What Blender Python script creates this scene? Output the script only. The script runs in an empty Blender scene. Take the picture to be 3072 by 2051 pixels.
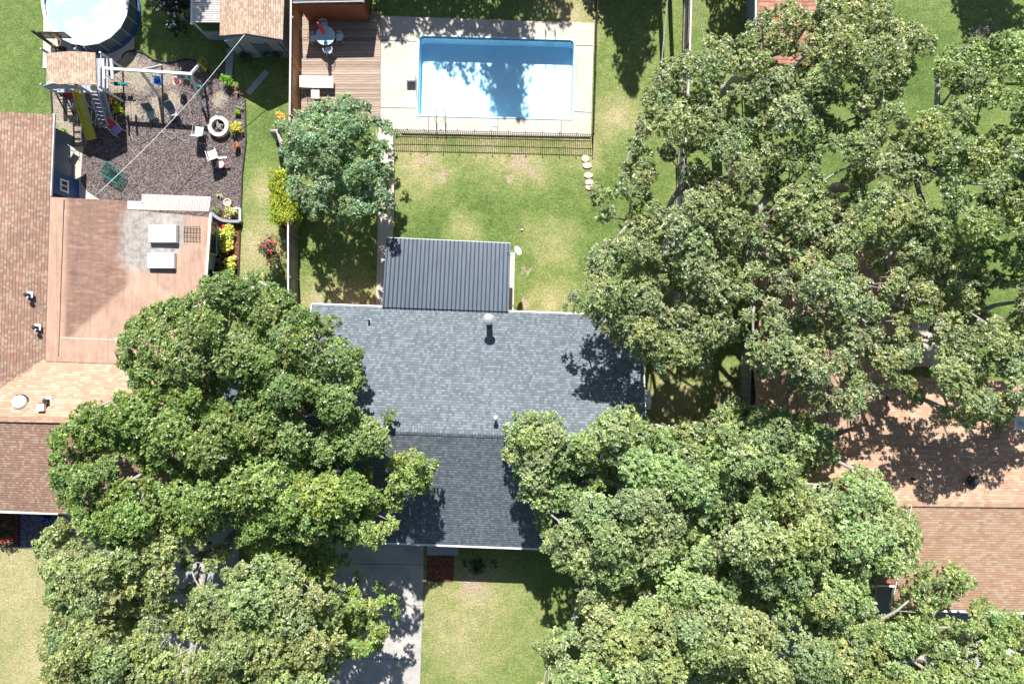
import bpy, math, random
import numpy as np
from mathutils import Vector
random.seed(7)
RNG = np.random.default_rng(11)
sc = bpy.context.scene
COL = sc.collection
R = math.radians
H = 40.96                      # height of the drone camera, metres

# ------------------------------------------------------------ camera, sky, sun
cam_d = bpy.data.cameras.new('camera')
cam = bpy.data.objects.new('camera', cam_d)
COL.objects.link(cam)
cam.location = (0, 0, H)
cam.rotation_euler = (0, 0, 0)
cam_d.lens = 24.0
cam_d.sensor_width = 36.0
cam_d.clip_start = 0.5
cam_d.clip_end = 2000
sc.camera = cam
SUN_EL, SUN_AZ = 43.5, -2.5     # elevation; azimuth measured from +Y towards +X
world = bpy.data.worlds.new('World')
sc.world = world
world.use_nodes = True
wn = world.node_tree.nodes
sky = wn.new('ShaderNodeTexSky')
sky.sky_type = 'NISHITA'
sky.sun_disc = False
sky.sun_elevation = R(SUN_EL)
sky.sun_rotation = R(SUN_AZ)
wn['Background'].inputs['Strength'].default_value = 0.052
world.node_tree.links.new(sky.outputs['Color'], wn['Background'].inputs['Color'])
sun_d = bpy.data.lights.new('sun', 'SUN')
sun_d.energy = 5.0
sun_d.angle = R(0.53)
sun_d.color = (1.0, 0.955, 0.89)
sun = bpy.data.objects.new('sun', sun_d)
COL.objects.link(sun)
sun.rotation_euler = (R(-(90 - SUN_EL)), 0, R(-SUN_AZ))
sc.view_settings.view_transform = 'Standard'
sc.view_settings.look = 'None'
sc.view_settings.exposure = 1.0
sc.view_settings.gamma = 1.0


# ------------------------------------------------------------ coordinates
def P(px, py, z=0.0):
    """the point at height z that stands where the survey grid (50 units a metre on the ground) puts it"""
    k = (1 - z / H) / 50.0
    return Vector(((px - 1536) * k, (1025.5 - py) * k, z))


# ------------------------------------------------------------ objects
def tag(o, label=None, cat=None, group=None, kind=None):
    if label: o['label'] = label
    if cat: o['category'] = cat
    if group: o['group'] = group
    if kind: o['kind'] = kind
    return o


def thing(name, label, cat, loc=(0, 0, 0), group=None):
    o = bpy.data.objects.new(name, None)
    COL.objects.link(o)
    o.location = loc
    o.empty_display_size = 0.3
    return tag(o, label, cat, group)


def root_of(o):
    while o.parent is not None:
        o = o.parent
    return o


class MB:
    def __init__(s):
        s.v = []; s.f = []; s.uv = []

    def face(s, pts, uv=None):
        n = len(s.v)
        s.v += [tuple(p) for p in pts]
        s.f.append(tuple(range(n, n + len(pts))))
        s.uv.append(uv if uv else [(p[0], p[1]) for p in pts])
        return s

    def prism(s, pts, z0, z1):
        """closed prism over a plan outline; z1 may be a list, one top height per corner"""
        a = sum(pts[i][0] * pts[(i + 1) % len(pts)][1] - pts[(i + 1) % len(pts)][0] * pts[i][1] for i in range(len(pts)))
        zt = list(z1) if isinstance(z1, (list, tuple)) else [z1] * len(pts)
        if a < 0:
            pts = pts[::-1]; zt = zt[::-1]
        top = [(p[0], p[1], z) for p, z in zip(pts, zt)]
        bot = [(p[0], p[1], z0) for p in pts]
        s.face(top)
        s.face(bot[::-1])
        d = 0.0
        for i in range(len(pts)):
            j = (i + 1) % len(pts)
            L = math.hypot(pts[j][0] - pts[i][0], pts[j][1] - pts[i][1])
            s.face([bot[i], bot[j], top[j], top[i]], [(d, z0), (d + L, z0), (d + L, zt[j]), (d, zt[i])])
            d += L
        return s

    def slab(s, pts, t, udir):
        """sloping roof plane with thickness; uv in metres, u along udir, v up the slope"""
        pts = [Vector(p) for p in pts]
        n = Vector((0, 0, 0))
        for i in range(len(pts)):
            n += (pts[i] - pts[0]).cross(pts[(i + 1) % len(pts)] - pts[0])
        n.normalize()
        if n.z < 0:
            pts = pts[::-1]; n = -n
        u = Vector((udir[0], udir[1], 0)); u = (u - n * u.dot(n)).normalized()
        w = n.cross(u)
        s.face(pts, [(p.dot(u), p.dot(w)) for p in pts])
        low = [p - Vector((0, 0, t)) for p in pts]
        s.face(low[::-1])
        for i in range(len(pts)):
            j = (i + 1) % len(pts)
            s.face([low[i], low[j], pts[j], pts[i]])
        return s

    def box(s, c, d, rz=0.0, ux=None):
        cx, cy, cz = c; hx, hy, hz = d[0] / 2, d[1] / 2, d[2] / 2
        cs, sn = math.cos(rz), math.sin(rz)
        def q(x, y, z):
            return (cx + x * cs - y * sn, cy + x * sn + y * cs, cz + z)
        c8 = [q(x, y, z) for z in (-hz, hz) for y in (-hy, hy) for x in (-hx, hx)]
        for idx in ((0, 2, 3, 1), (4, 5, 7, 6), (0, 1, 5, 4), (2, 6, 7, 3), (0, 4, 6, 2), (1, 3, 7, 5)):
            s.face([c8[i] for i in idx])
        return s

    def beam(s, a, b, w, h, up=(0, 0, 1)):
        a = Vector(a); b = Vector(b)
        d = (b - a).normalized()
        upv = Vector(up)
        if abs(d.dot(upv)) > 0.98:
            upv = Vector((0, 1, 0))
        x = d.cross(upv).normalized() * (w / 2)
        y = x.cross(d).normalized() * (h / 2)
        c = [a - x - y, a + x - y, a + x + y, a - x + y, b - x - y, b + x - y, b + x + y, b - x + y]
        for idx in ((0, 3, 2, 1), (4, 5, 6, 7), (0, 1, 5, 4), (1, 2, 6, 5), (2, 3, 7, 6), (3, 0, 4, 7)):
            s.face([c[i] for i in idx])
        return s

    def tube(s, pts, r, n=8, cap=True):
        pts = [Vector(p) for p in pts]
        m = len(pts)
        rs = list(r) if isinstance(r, (list, tuple)) else [r] * m
        rings = []
        ref = Vector((0, 0, 1))
        for i, p in enumerate(pts):
            t = (pts[min(i + 1, m - 1)] - pts[max(i - 1, 0)])
            t = t.normalized() if t.length > 1e-9 else Vector((0, 0, 1))
            if abs(t.dot(ref)) > 0.95:
                ref = Vector((0, 1, 0)) if abs(t.y) < 0.9 else Vector((1, 0, 0))
            x = t.cross(ref).normalized(); y = t.cross(x).normalized()
            rings.append([p + (x * math.cos(a) + y * math.sin(a)) * rs[i] for a in (2 * math.pi * k / n for k in range(n))])
        b = len(s.v)
        for g in rings: s.v += [tuple(q) for q in g]
        for i in range(m - 1):
            for k in range(n):
                k2 = (k + 1) % n
                s.f.append((b + i * n + k, b + i * n + k2, b + (i + 1) * n + k2, b + (i + 1) * n + k))
                s.uv.append([(0, 0)] * 4)
        if cap:
            s.f.append(tuple(b + k for k in range(n))[::-1]); s.uv.append([(0, 0)] * n)
            s.f.append(tuple(b + (m - 1) * n + k for k in range(n))); s.uv.append([(0, 0)] * n)
        return s

    def lathe(s, c, prof, n=24, sx=1.0, sy=1.0):
        b = len(s.v)
        for (r, z) in prof:
            for k in range(n):
                a = 2 * math.pi * k / n
                s.v.append((c[0] + r * math.cos(a) * sx, c[1] + r * math.sin(a) * sy, c[2] + z))
        for i in range(len(prof) - 1):
            for k in range(n):
                k2 = (k + 1) % n
                s.f.append((b + i * n + k, b + i * n + k2, b + (i + 1) * n + k2, b + (i + 1) * n + k))
                s.uv.append([(0, 0)] * 4)
        if prof[0][0] > 1e-4:
            s.f.append(tuple(b + k for k in range(n))[::-1]); s.uv.append([(0, 0)] * n)
        if prof[-1][0] > 1e-4:
            e = b + (len(prof) - 1) * n
            s.f.append(tuple(e + k for k in range(n))); s.uv.append([(0, 0)] * n)
        return s

    def build(s, name, mat, parent=None, smooth=False, bevel=0.0):
        if parent is None:
            xs = [v[0] for v in s.v]; ys = [v[1] for v in s.v]; zs = [v[2] for v in s.v]
            org = Vector(((min(xs) + max(xs)) / 2, (min(ys) + max(ys)) / 2, min(zs)))
        else:
            org = root_of(parent).location
        me = bpy.data.meshes.new(name)
        me.from_pydata([(v[0] - org[0], v[1] - org[1], v[2] - org[2]) for v in s.v], [], s.f)
        uvl = me.uv_layers.new(name='UVMap')
        flat = [c for f in s.uv for q in f for c in q]
        uvl.data.foreach_set('uv', flat)
        me.materials.append(mat)
        if smooth:
            me.polygons.foreach_set('use_smooth', [True] * len(me.polygons))
        me.update()
        o = bpy.data.objects.new(name, me)
        COL.objects.link(o)
        if parent is None:
            o.location = org
        else:
            o.parent = parent
        if bevel:
            md = o.modifiers.new('bevel', 'BEVEL'); md.width = bevel; md.segments = 2; md.limit_method = 'ANGLE'
        return o


def dup(root, loc, rz=0.0, label=None, group=None):
    def rec(o, par):
        c = o.copy(); COL.objects.link(c); c.parent = par
        for ch in o.children: rec(ch, c)
        return c
    kids = list(root.children)
    r = root.copy(); COL.objects.link(r)
    for ch in kids: rec(ch, r)
    r.location = loc; r.rotation_euler = (0, 0, rz)
    if label: r['label'] = label
    if group: r['group'] = group
    return r


# ------------------------------------------------------------ materials
def newmat(name):
    m = bpy.data.materials.new(name); m.use_nodes = True
    nt = m.node_tree
    b = nt.nodes['Principled BSDF']
    return m, nt, b


def N(nt, t, **kw):
    n = nt.nodes.new(t)
    for k, v in kw.items(): setattr(n, k, v)
    return n


def math_(nt, op, a, b=None, c=None, clamp=False):
    n = nt.nodes.new('ShaderNodeMath'); n.operation = op; n.use_clamp = clamp
    for i, x in enumerate((a, b, c)):
        if x is None: continue
        if isinstance(x, (int, float)): n.inputs[i].default_value = x
        else: nt.links.new(x, n.inputs[i])
    return n.outputs[0]


def noise(nt, vec, scale, detail=3.0, rough=0.55, dist=0.0):
    n = nt.nodes.new('ShaderNodeTexNoise')
    n.inputs['Scale'].default_value = scale; n.inputs['Detail'].default_value = detail
    n.inputs['Roughness'].default_value = rough; n.inputs['Distortion'].default_value = dist
    if vec is not None: nt.links.new(vec, n.inputs['Vector'])
    return n.outputs['Fac']


def ramp(nt, fac, stops, interp='LINEAR'):
    n = nt.nodes.new('ShaderNodeValToRGB')
    cr = n.color_ramp; cr.interpolation = interp
    while len(cr.elements) < len(stops): cr.elements.new(0.5)
    for e, (p, c) in zip(cr.elements, stops):
        e.position = p; e.color = (c[0], c[1], c[2], 1) if not isinstance(c, (int, float)) else (c, c, c, 1)
    nt.links.new(fac, n.inputs[0])
    return n.outputs['Color']


def mix(nt, f, a, b, mode='MIX'):
    n = nt.nodes.new('ShaderNodeMix'); n.data_type = 'RGBA'; n.blend_type = mode
    for sock, x in ((n.inputs[0], f), (n.inputs[6], a), (n.inputs[7], b)):
        if isinstance(x, (int, float)): sock.default_value = x
        elif isinstance(x, (tuple, list)): sock.default_value = (x[0], x[1], x[2], 1)
        else: nt.links.new(x, sock)
    return n.outputs[2]


def pos(nt, scale=None):
    g = nt.nodes.new('ShaderNodeNewGeometry')
    if scale is None: return g.outputs['Position']
    mp = nt.nodes.new('ShaderNodeMapping'); mp.inputs['Scale'].default_value = scale
    nt.links.new(g.outputs['Position'], mp.inputs['Vector'])
    return mp.outputs[0]


def bump(nt, b, height, strength=0.5, dist=0.02):
    n = nt.nodes.new('ShaderNodeBump')
    n.inputs['Strength'].default_value = strength; n.inputs['Distance'].default_value = dist
    nt.links.new(height, n.inputs['Height']); nt.links.new(n.outputs[0], b.inputs['Normal'])


def simple(name, col, rough=0.6, var=0.25, scale=4.0, fine=40.0, metallic=0.0, bumps=0.0, spec=0.5):
    """one colour with patchy tone and fine grain"""
    m, nt, b = newmat(name)
    p = pos(nt)
    f = math_(nt, 'ADD', math_(nt, 'MULTIPLY', noise(nt, p, scale), 0.6), math_(nt, 'MULTIPLY', noise(nt, p, fine, 2), 0.4))
    c = ramp(nt, f, [(0.3, [x * (1 - var) for x in col]), (0.7, [min(1, x * (1 + var)) for x in col])])
    nt.links.new(c, b.inputs['Base Color'])
    b.inputs['Roughness'].default_value = rough
    b.inputs['Metallic'].default_value = metallic
    b.inputs['Specular IOR Level'].default_value = spec
    if bumps: bump(nt, b, noise(nt, p, fine, 3), bumps, 0.02)
    return m


def spots(nt, vec, lst, wob=0.9, wscale=0.9):
    """0..1 mask of soft blotches (px, py, radius m)"""
    g = nt.nodes.new('ShaderNodeTexNoise'); g.inputs['Scale'].default_value = wscale; g.inputs['Detail'].default_value = 4
    nt.links.new(vec, g.inputs['Vector'])
    sub = nt.nodes.new('ShaderNodeVectorMath'); sub.operation = 'SUBTRACT'; nt.links.new(g.outputs['Color'], sub.inputs[0]); sub.inputs[1].default_value = (0.5, 0.5, 0.5)
    scl = nt.nodes.new('ShaderNodeVectorMath'); scl.operation = 'SCALE'; nt.links.new(sub.outputs[0], scl.inputs[0]); scl.inputs['Scale'].default_value = wob * 2
    add = nt.nodes.new('ShaderNodeVectorMath'); add.operation = 'ADD'; nt.links.new(vec, add.inputs[0]); nt.links.new(scl.outputs[0], add.inputs[1])
    out = None
    for (px, py, r) in lst:
        mp = nt.nodes.new('ShaderNodeVectorMath'); mp.operation = 'MULTIPLY'; nt.links.new(add.outputs[0], mp.inputs[0]); mp.inputs[1].default_value = (1, 1, 0)
        d = nt.nodes.new('ShaderNodeVectorMath'); d.operation = 'DISTANCE'
        nt.links.new(mp.outputs[0], d.inputs[0]); w = P(px, py); d.inputs[1].default_value = (w.x, w.y, 0)
        v = math_(nt, 'SUBTRACT', 1.0, math_(nt, 'DIVIDE', d.outputs['Value'], r), clamp=True)
        out = v if out is None else math_(nt, 'MAXIMUM', out, v)
    return out


def grass_mat():
    m, nt, b = newmat('lawn_grass')
    p = pos(nt)
    big = noise(nt, p, 0.22, 5, 0.6)
    mid = noise(nt, p, 1.5, 6, 0.7)
    fine = noise(nt, p, 5.0, 6, 0.85)
    vfine = noise(nt, p, 11.0, 6, 0.85)
    lush = spots(nt, p, [(1300, 640, 5.5), (1480, 620, 5), (1640, 700, 5), (60, 60, 6), (100, 260, 5), (820, 390, 3), (1860, 560, 4), (1450, 1950, 5), (2700, 200, 9), (2950, 900, 8), (2500, 600, 8), (560, 100, 6)], 1.2, 0.5)
    dry = spots(nt, p, [(1250, 500, 3.6), (1480, 450, 3.2), (1580, 490, 2.6), (1390, 690, 1.6), (1660, 720, 2.4), (60, 1800, 9), (120, 1980, 7), (40, 1700, 6), (770, 740, 2.5), (790, 570, 1.8), (1420, 1790, 3.4), (1410, 2000, 2.4), (940, 900, 2.0), (2000, 1230, 4.0), (1650, 900, 2.0), (1740, 440, 2.0), (1400, 1900, 5.5), (1850, 360, 2.0), (2040, 960, 3.0), (1700, 30, 3.0), (1040, 900, 2.6)], 1.0, 0.8)
    f = math_(nt, 'ADD', math_(nt, 'MULTIPLY', big, 0.45), math_(nt, 'MULTIPLY', mid, 0.62))
    f = math_(nt, 'ADD', f, math_(nt, 'MULTIPLY', dry, 0.42))
    f = math_(nt, 'SUBTRACT', f, math_(nt, 'MULTIPLY', lush, 0.16))
    f = math_(nt, 'ADD', f, math_(nt, 'MULTIPLY', math_(nt, 'SUBTRACT', fine, 0.5), 0.95))
    c = ramp(nt, f, [(0.12, (0.055, 0.115, 0.022)), (0.36, (0.115, 0.185, 0.042)), (0.55, (0.20, 0.265, 0.075)), (0.76, (0.33, 0.335, 0.14)), (1.0, (0.50, 0.43, 0.25))])
    soil = spots(nt, p, [(1560, 470, 1.1), (1545, 495, 0.8), (1590, 505, 0.9), (1535, 540, 0.7), (1325, 520, 0.7), (1270, 475, 0.5), (1578, 815, 0.6), (1420, 1755, 1.6), (1440, 1785, 0.9), (1575, 905, 0.7), (2190, 1190, 1.4), (860, 1010, 1.4), (960, 910, 0.8)], 0.7, 1.6)
    sm = math_(nt, 'MULTIPLY', math_(nt, 'SUBTRACT', math_(nt, 'ADD', math_(nt, 'MULTIPLY', soil, 0.9), math_(nt, 'MULTIPLY', mid, 1.3)), 1.0), 3.0, clamp=True)
    sm = math_(nt, 'MULTIPLY', sm, math_(nt, 'GREATER_THAN', soil, 0.02))
    c = mix(nt, sm, c, ramp(nt, fine, [(0.3, (0.34, 0.25, 0.17)), (0.7, (0.56, 0.46, 0.33))]))
    sp = ramp(nt, vfine, [(0.34, 0.40), (0.5, 0.92), (0.66, 1.6)])
    c = mix(nt, 1.0, c, sp, 'MULTIPLY')
    nt.links.new(c, b.inputs['Base Color'])
    b.inputs['Roughness'].default_value = 0.75
    b.inputs['Specular IOR Level'].default_value = 0.25
    bump(nt, b, math_(nt, 'ADD', vfine, fine), 1.0, 0.06)
    return m


def shingle_mat(name, cols, w=0.19, h=0.145, patch=0.25, line=0.55):
    """tabs laid in courses from the roof plane's own uv (metres)"""
    m, nt, b = newmat(name)
    uv = nt.nodes.new('ShaderNodeUVMap').outputs[0]
    s = nt.nodes.new('ShaderNodeSeparateXYZ'); nt.links.new(uv, s.inputs[0])
    vr = math_(nt, 'DIVIDE', s.outputs[1], h)
    row = math_(nt, 'FLOOR', vr)
    fv = math_(nt, 'SUBTRACT', vr, row)
    wn1 = nt.nodes.new('ShaderNodeTexWhiteNoise'); wn1.noise_dimensions = '1D'; nt.links.new(row, wn1.inputs['W'])
    ur = math_(nt, 'ADD', math_(nt, 'DIVIDE', s.outputs[0], w), math_(nt, 'MULTIPLY', wn1.outputs[0], 7.0))
    colm = math_(nt, 'FLOOR', ur)
    fu = math_(nt, 'SUBTRACT', ur, colm)
    cmb = nt.nodes.new('ShaderNodeCombineXYZ'); nt.links.new(row, cmb.inputs[0]); nt.links.new(colm, cmb.inputs[1])
    wn2 = nt.nodes.new('ShaderNodeTexWhiteNoise'); wn2.noise_dimensions = '2D'; nt.links.new(cmb.outputs[0], wn2.inputs['Vector'])
    k = len(cols)
    c = ramp(nt, wn2.outputs[0], [(i / k, cols[i]) for i in range(k)], 'CONSTANT')
    p = pos(nt)
    pt = ramp(nt, noise(nt, p, 0.45, 4), [(0.3, 1 - patch), (0.7, 1 + patch)])
    c = mix(nt, 1.0, c, pt, 'MULTIPLY')
    g = ramp(nt, noise(nt, p, 55, 2), [(0.3, 0.82), (0.7, 1.18)])
    c = mix(nt, 1.0, c, g, 'MULTIPLY')
    edge = math_(nt, 'LESS_THAN', fv, 0.16)  # dark asphalt edge and shadow line of each course, painted into the colour
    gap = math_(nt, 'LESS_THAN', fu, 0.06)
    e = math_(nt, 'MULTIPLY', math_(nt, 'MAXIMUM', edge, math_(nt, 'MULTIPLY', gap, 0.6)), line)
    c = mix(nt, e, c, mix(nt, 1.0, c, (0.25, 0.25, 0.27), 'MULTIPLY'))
    nt.links.new(c, b.inputs['Base Color'])
    b.inputs['Roughness'].default_value = 0.85
    b.inputs['Specular IOR Level'].default_value = 0.3
    hgt = math_(nt, 'SUBTRACT', math_(nt, 'MULTIPLY', wn2.outputs[0], 0.4), fv)
    bump(nt, b, hgt, 0.6, 0.012)
    return m


M = {}
M['grass'] = grass_mat()
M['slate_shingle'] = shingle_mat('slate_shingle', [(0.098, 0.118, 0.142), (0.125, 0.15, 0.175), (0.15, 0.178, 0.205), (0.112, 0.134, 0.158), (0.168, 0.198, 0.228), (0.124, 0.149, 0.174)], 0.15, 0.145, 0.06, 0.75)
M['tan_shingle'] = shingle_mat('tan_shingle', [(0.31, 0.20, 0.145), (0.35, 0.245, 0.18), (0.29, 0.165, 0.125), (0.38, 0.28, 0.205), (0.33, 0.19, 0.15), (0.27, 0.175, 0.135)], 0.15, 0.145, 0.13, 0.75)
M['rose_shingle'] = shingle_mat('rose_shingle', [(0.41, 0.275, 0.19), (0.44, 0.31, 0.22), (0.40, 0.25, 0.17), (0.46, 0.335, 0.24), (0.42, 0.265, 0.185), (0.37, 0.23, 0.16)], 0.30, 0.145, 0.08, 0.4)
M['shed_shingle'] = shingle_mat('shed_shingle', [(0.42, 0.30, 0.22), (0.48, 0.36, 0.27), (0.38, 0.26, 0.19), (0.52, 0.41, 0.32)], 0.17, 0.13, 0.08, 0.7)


def concrete_mat(name, base, stain=0.22, joint=None):
    m, nt, b = newmat(name)
    p = pos(nt)
    f = math_(nt, 'ADD', math_(nt, 'MULTIPLY', noise(nt, p, 0.9, 6, 0.65), 0.6), math_(nt, 'MULTIPLY', noise(nt, p, 18, 3, 0.7), 0.4))
    c = ramp(nt, f, [(0.3, [x * (1 - stain) for x in base]), (0.5, base), (0.72, [min(0.9, x * (1 + stain * 0.7)) for x in base])])
    w = noise(nt, p, 2.5, 6, 0.7, 1.0)
    c = mix(nt, math_(nt, 'MULTIPLY', math_(nt, 'SUBTRACT', w, 0.58, clamp=True), 2.0, clamp=True), c, [base[0] * 0.72, base[1] * 0.62, base[2] * 0.5])
    nt.links.new(c, b.inputs['Base Color'])
    b.inputs['Roughness'].default_value = 0.85
    bump(nt, b, noise(nt, p, 35, 3), 0.25, 0.01)
    return m


M['pool_concrete'] = concrete_mat('pool_concrete', (0.50, 0.455, 0.40), 0.3)
M['walk_concrete'] = concrete_mat('walk_concrete', (0.50, 0.45, 0.40), 0.25)
M['drive_concrete'] = concrete_mat('drive_concrete', (0.40, 0.385, 0.37), 0.45)
M['slab_grey'] = concrete_mat('slab_grey', (0.36, 0.36, 0.37), 0.2)


def gravel_mat(name, dark, light, dry=None, sc1=16.0, drylist=()):
    m, nt, b = newmat(name)
    p = pos(nt)
    v = nt.nodes.new('ShaderNodeTexVoronoi'); v.inputs['Scale'].default_value = sc1; nt.links.new(p, v.inputs['Vector'])
    s = nt.nodes.new('ShaderNodeSeparateColor'); nt.links.new(v.outputs['Color'], s.inputs[0])
    f = math_(nt, 'ADD', math_(nt, 'MULTIPLY', s.outputs[0], 0.65), math_(nt, 'MULTIPLY', noise(nt, p, 9, 4, 0.7), 0.35))
    c = ramp(nt, f, [(0.15, dark), (0.55, [(a + b_) / 2 for a, b_ in zip(dark, light)]), (0.9, light)])
    if dry:
        mk = spots(nt, p, drylist, 0.5, 1.5)
        mk = math_(nt, 'MULTIPLY', math_(nt, 'ADD', mk, math_(nt, 'MULTIPLY', math_(nt, 'SUBTRACT', f, 0.5), 0.5)), 1.7, clamp=True)
        c = mix(nt, mk, c, ramp(nt, f, [(0.1, [x * 0.45 for x in dry]), (0.8, dry)]))
    nt.links.new(c, b.inputs['Base Color'])
    b.inputs['Roughness'].default_value = 0.9
    bump(nt, b, v.outputs['Distance'], 0.8, 0.05)
    return m


M['mulch'] = gravel_mat('rubber_mulch', (0.016, 0.011, 0.013), (0.235, 0.185, 0.19), (0.42, 0.36, 0.28), 20.0,
                        [(380, 190, 1.1), (415, 230, 1.4), (350, 240, 1.2), (190, 330, 1.6), (200, 400, 1.4), (215, 300, 1.3), (395, 330, 0.8), (470, 330, 1.0), (520, 300, 0.8), (660, 300, 0.5), (500, 230, 0.9), (180, 260, 1.0)])
M['bark_mulch'] = gravel_mat('bark_mulch', (0.06, 0.02, 0.012), (0.26, 0.10, 0.05), None, 12.0)
M['dark_gravel'] = gravel_mat('dark_gravel', (0.03, 0.03, 0.04), (0.26, 0.25, 0.29), None, 18.0)

M['white'] = simple('white_paint', (0.78, 0.78, 0.77), 0.45, 0.06)
M['wire_white'] = simple('white_wire', (0.62, 0.74, 0.84), 0.5, 0.05)
M['fascia'] = simple('white_fascia', (0.72, 0.74, 0.78), 0.5, 0.08)
M['grey_paint'] = simple('grey_blue_paint', (0.25, 0.30, 0.36), 0.6, 0.1)
M['slate_paint'] = simple('slate_paint', (0.10, 0.14, 0.18), 0.6, 0.12)
M['blue_paint'] = simple('blue_paint', (0.015, 0.07, 0.21), 0.5, 0.1)
M['black'] = simple('black_metal', (0.015, 0.015, 0.018), 0.45, 0.1)
M['dark'] = simple('dark_rubber', (0.03, 0.03, 0.035), 0.7, 0.2)
M['steel'] = simple('galvanised_steel', (0.55, 0.57, 0.6), 0.4, 0.1, metallic=0.6)
M['brown_wall'] = simple('brown_siding', (0.23, 0.08, 0.035), 0.7, 0.25, 2.0)
M['brick'] = simple('brick_wall', (0.30, 0.17, 0.12), 0.85, 0.3, 6.0)
M['tan_wall'] = simple('tan_wall', (0.45, 0.38, 0.30), 0.8, 0.15)
M['glass'] = simple('window_glass', (0.02, 0.03, 0.045), 0.08, 0.1)
M['yellow'] = simple('yellow_plastic', (0.62, 0.56, 0.07), 0.35, 0.08)
M['red'] = simple('red_cloth', (0.52, 0.02, 0.04), 0.7, 0.15)
M['purple'] = simple('lilac_cloth', (0.34, 0.27, 0.55), 0.7, 0.1)
M['pink'] = simple('pink_plastic', (0.75, 0.45, 0.45), 0.4, 0.08)
M['blue'] = simple('blue_plastic', (0.02, 0.22, 0.65), 0.35, 0.1)
M['teal'] = simple('teal_plastic', (0.03, 0.22, 0.24), 0.4, 0.15)
M['cream'] = simple('cream_plastic', (0.72, 0.66, 0.46), 0.5, 0.05)
M['greige'] = simple('grey_sling', (0.42, 0.44, 0.42), 0.7, 0.1)
M['sling'] = simple('dark_sling', (0.10, 0.15, 0.16), 0.7, 0.12)
M['bark'] = simple('grey_bark', (0.30, 0.28, 0.27), 0.9, 0.35, 5.0, 30.0, bumps=0.6)
M['twig'] = simple('pale_twig', (0.42, 0.38, 0.34), 0.9, 0.25)
M['terracotta'] = simple('terracotta', (0.42, 0.17, 0.08), 0.8, 0.15)
M['stone'] = simple('fire_ring_stone', (0.62, 0.59, 0.57), 0.9, 0.25, 6.0, bumps=0.5)
M['flag'] = simple('flagstone', (0.50, 0.42, 0.37), 0.9, 0.2, 3.0, bumps=0.3)
M['soil'] = simple('potting_soil', (0.06, 0.045, 0.035), 0.95, 0.3)
M['edging'] = simple('black_edging', (0.02, 0.018, 0.018), 0.6, 0.2)
M['char'] = simple('charred_log', (0.30, 0.27, 0.24), 0.9, 0.7, 5.0)
M['hose'] = simple('garden_hose', (0.30, 0.27, 0.22), 0.5, 0.1)
M['orange'] = simple('orange_plastic', (0.75, 0.28, 0.03), 0.5, 0.2)


def plank_mat(name, cols, pitch, axis=1, rough=0.75, stain=0.25):
    m, nt, b = newmat(name)
    p = pos(nt)
    s = nt.nodes.new('ShaderNodeSeparateXYZ'); nt.links.new(p, s.inputs[0])
    row = math_(nt, 'FLOOR', math_(nt, 'DIVIDE', s.outputs[axis], pitch))
    w = nt.nodes.new('ShaderNodeTexWhiteNoise'); w.noise_dimensions = '1D'; nt.links.new(row, w.inputs['W'])
    k = len(cols)
    c = ramp(nt, w.outputs[0], [(i / max(1, k - 1), cols[i]) for i in range(k)])
    sv = (1.2, 14, 1) if axis == 1 else (14, 1.2, 1.2)
    g = ramp(nt, noise(nt, pos(nt, sv), 1.5, 5, 0.7), [(0.3, 1 - stain), (0.7, 1 + stain)])
    c = mix(nt, 1.0, c, g, 'MULTIPLY')
    nt.links.new(c, b.inputs['Base Color'])
    b.inputs['Roughness'].default_value = rough
    return m


M['deck_wood'] = plank_mat('deck_wood', [(0.24, 0.17, 0.13), (0.39, 0.30, 0.235), (0.31, 0.225, 0.175), (0.44, 0.35, 0.285)], 0.148)
M['fence_grey'] = plank_mat('weathered_fence', [(0.20, 0.19, 0.17), (0.30, 0.29, 0.26), (0.25, 0.24, 0.22)], 0.15)
M['fence_brown_lit'] = plank_mat('brown_fence_deck_lit', [(0.42, 0.22, 0.10), (0.55, 0.32, 0.16), (0.48, 0.26, 0.13)], 0.15)  # brown stain, with warm light reflected off the deck painted into it
M['fence_cap'] = simple('fence_cap', (0.50, 0.49, 0.52), 0.7, 0.1)
M['play_wood'] = simple('grey_play_wood', (0.34, 0.37, 0.42), 0.75, 0.15)
M['white_wood'] = simple('white_timber', (0.68, 0.70, 0.74), 0.6, 0.08)
M['rug'] = plank_mat('dark_rug', [(0.022, 0.017, 0.028), (0.035, 0.028, 0.042)], 0.05)
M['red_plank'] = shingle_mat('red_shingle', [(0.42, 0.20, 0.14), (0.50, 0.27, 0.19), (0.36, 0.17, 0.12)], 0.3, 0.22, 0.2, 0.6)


def metal_roof(name, base, rough=0.4):
    m, nt, b = newmat(name)
    p = pos(nt)
    g = ramp(nt, noise(nt, pos(nt, (3, 0.4, 1)), 2.0, 5, 0.6), [(0.3, [x * 0.85 for x in base]), (0.7, [x * 1.18 for x in base])])
    nt.links.new(g, b.inputs['Base Color'])
    b.inputs['Roughness'].default_value = rough; b.inputs['Metallic'].default_value = 0.15
    return m


M['metal_roof'] = metal_roof('blue_grey_steel', (0.085, 0.115, 0.155))
M['metal_rib'] = metal_roof('dark_rib_steel', (0.018, 0.025, 0.042))
M['white_corrugated'] = metal_roof('white_corrugated', (0.62, 0.60, 0.55), 0.5)
M['rose_corrugated'] = metal_roof('rose_corrugated', (0.42, 0.31, 0.29), 0.6)


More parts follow.
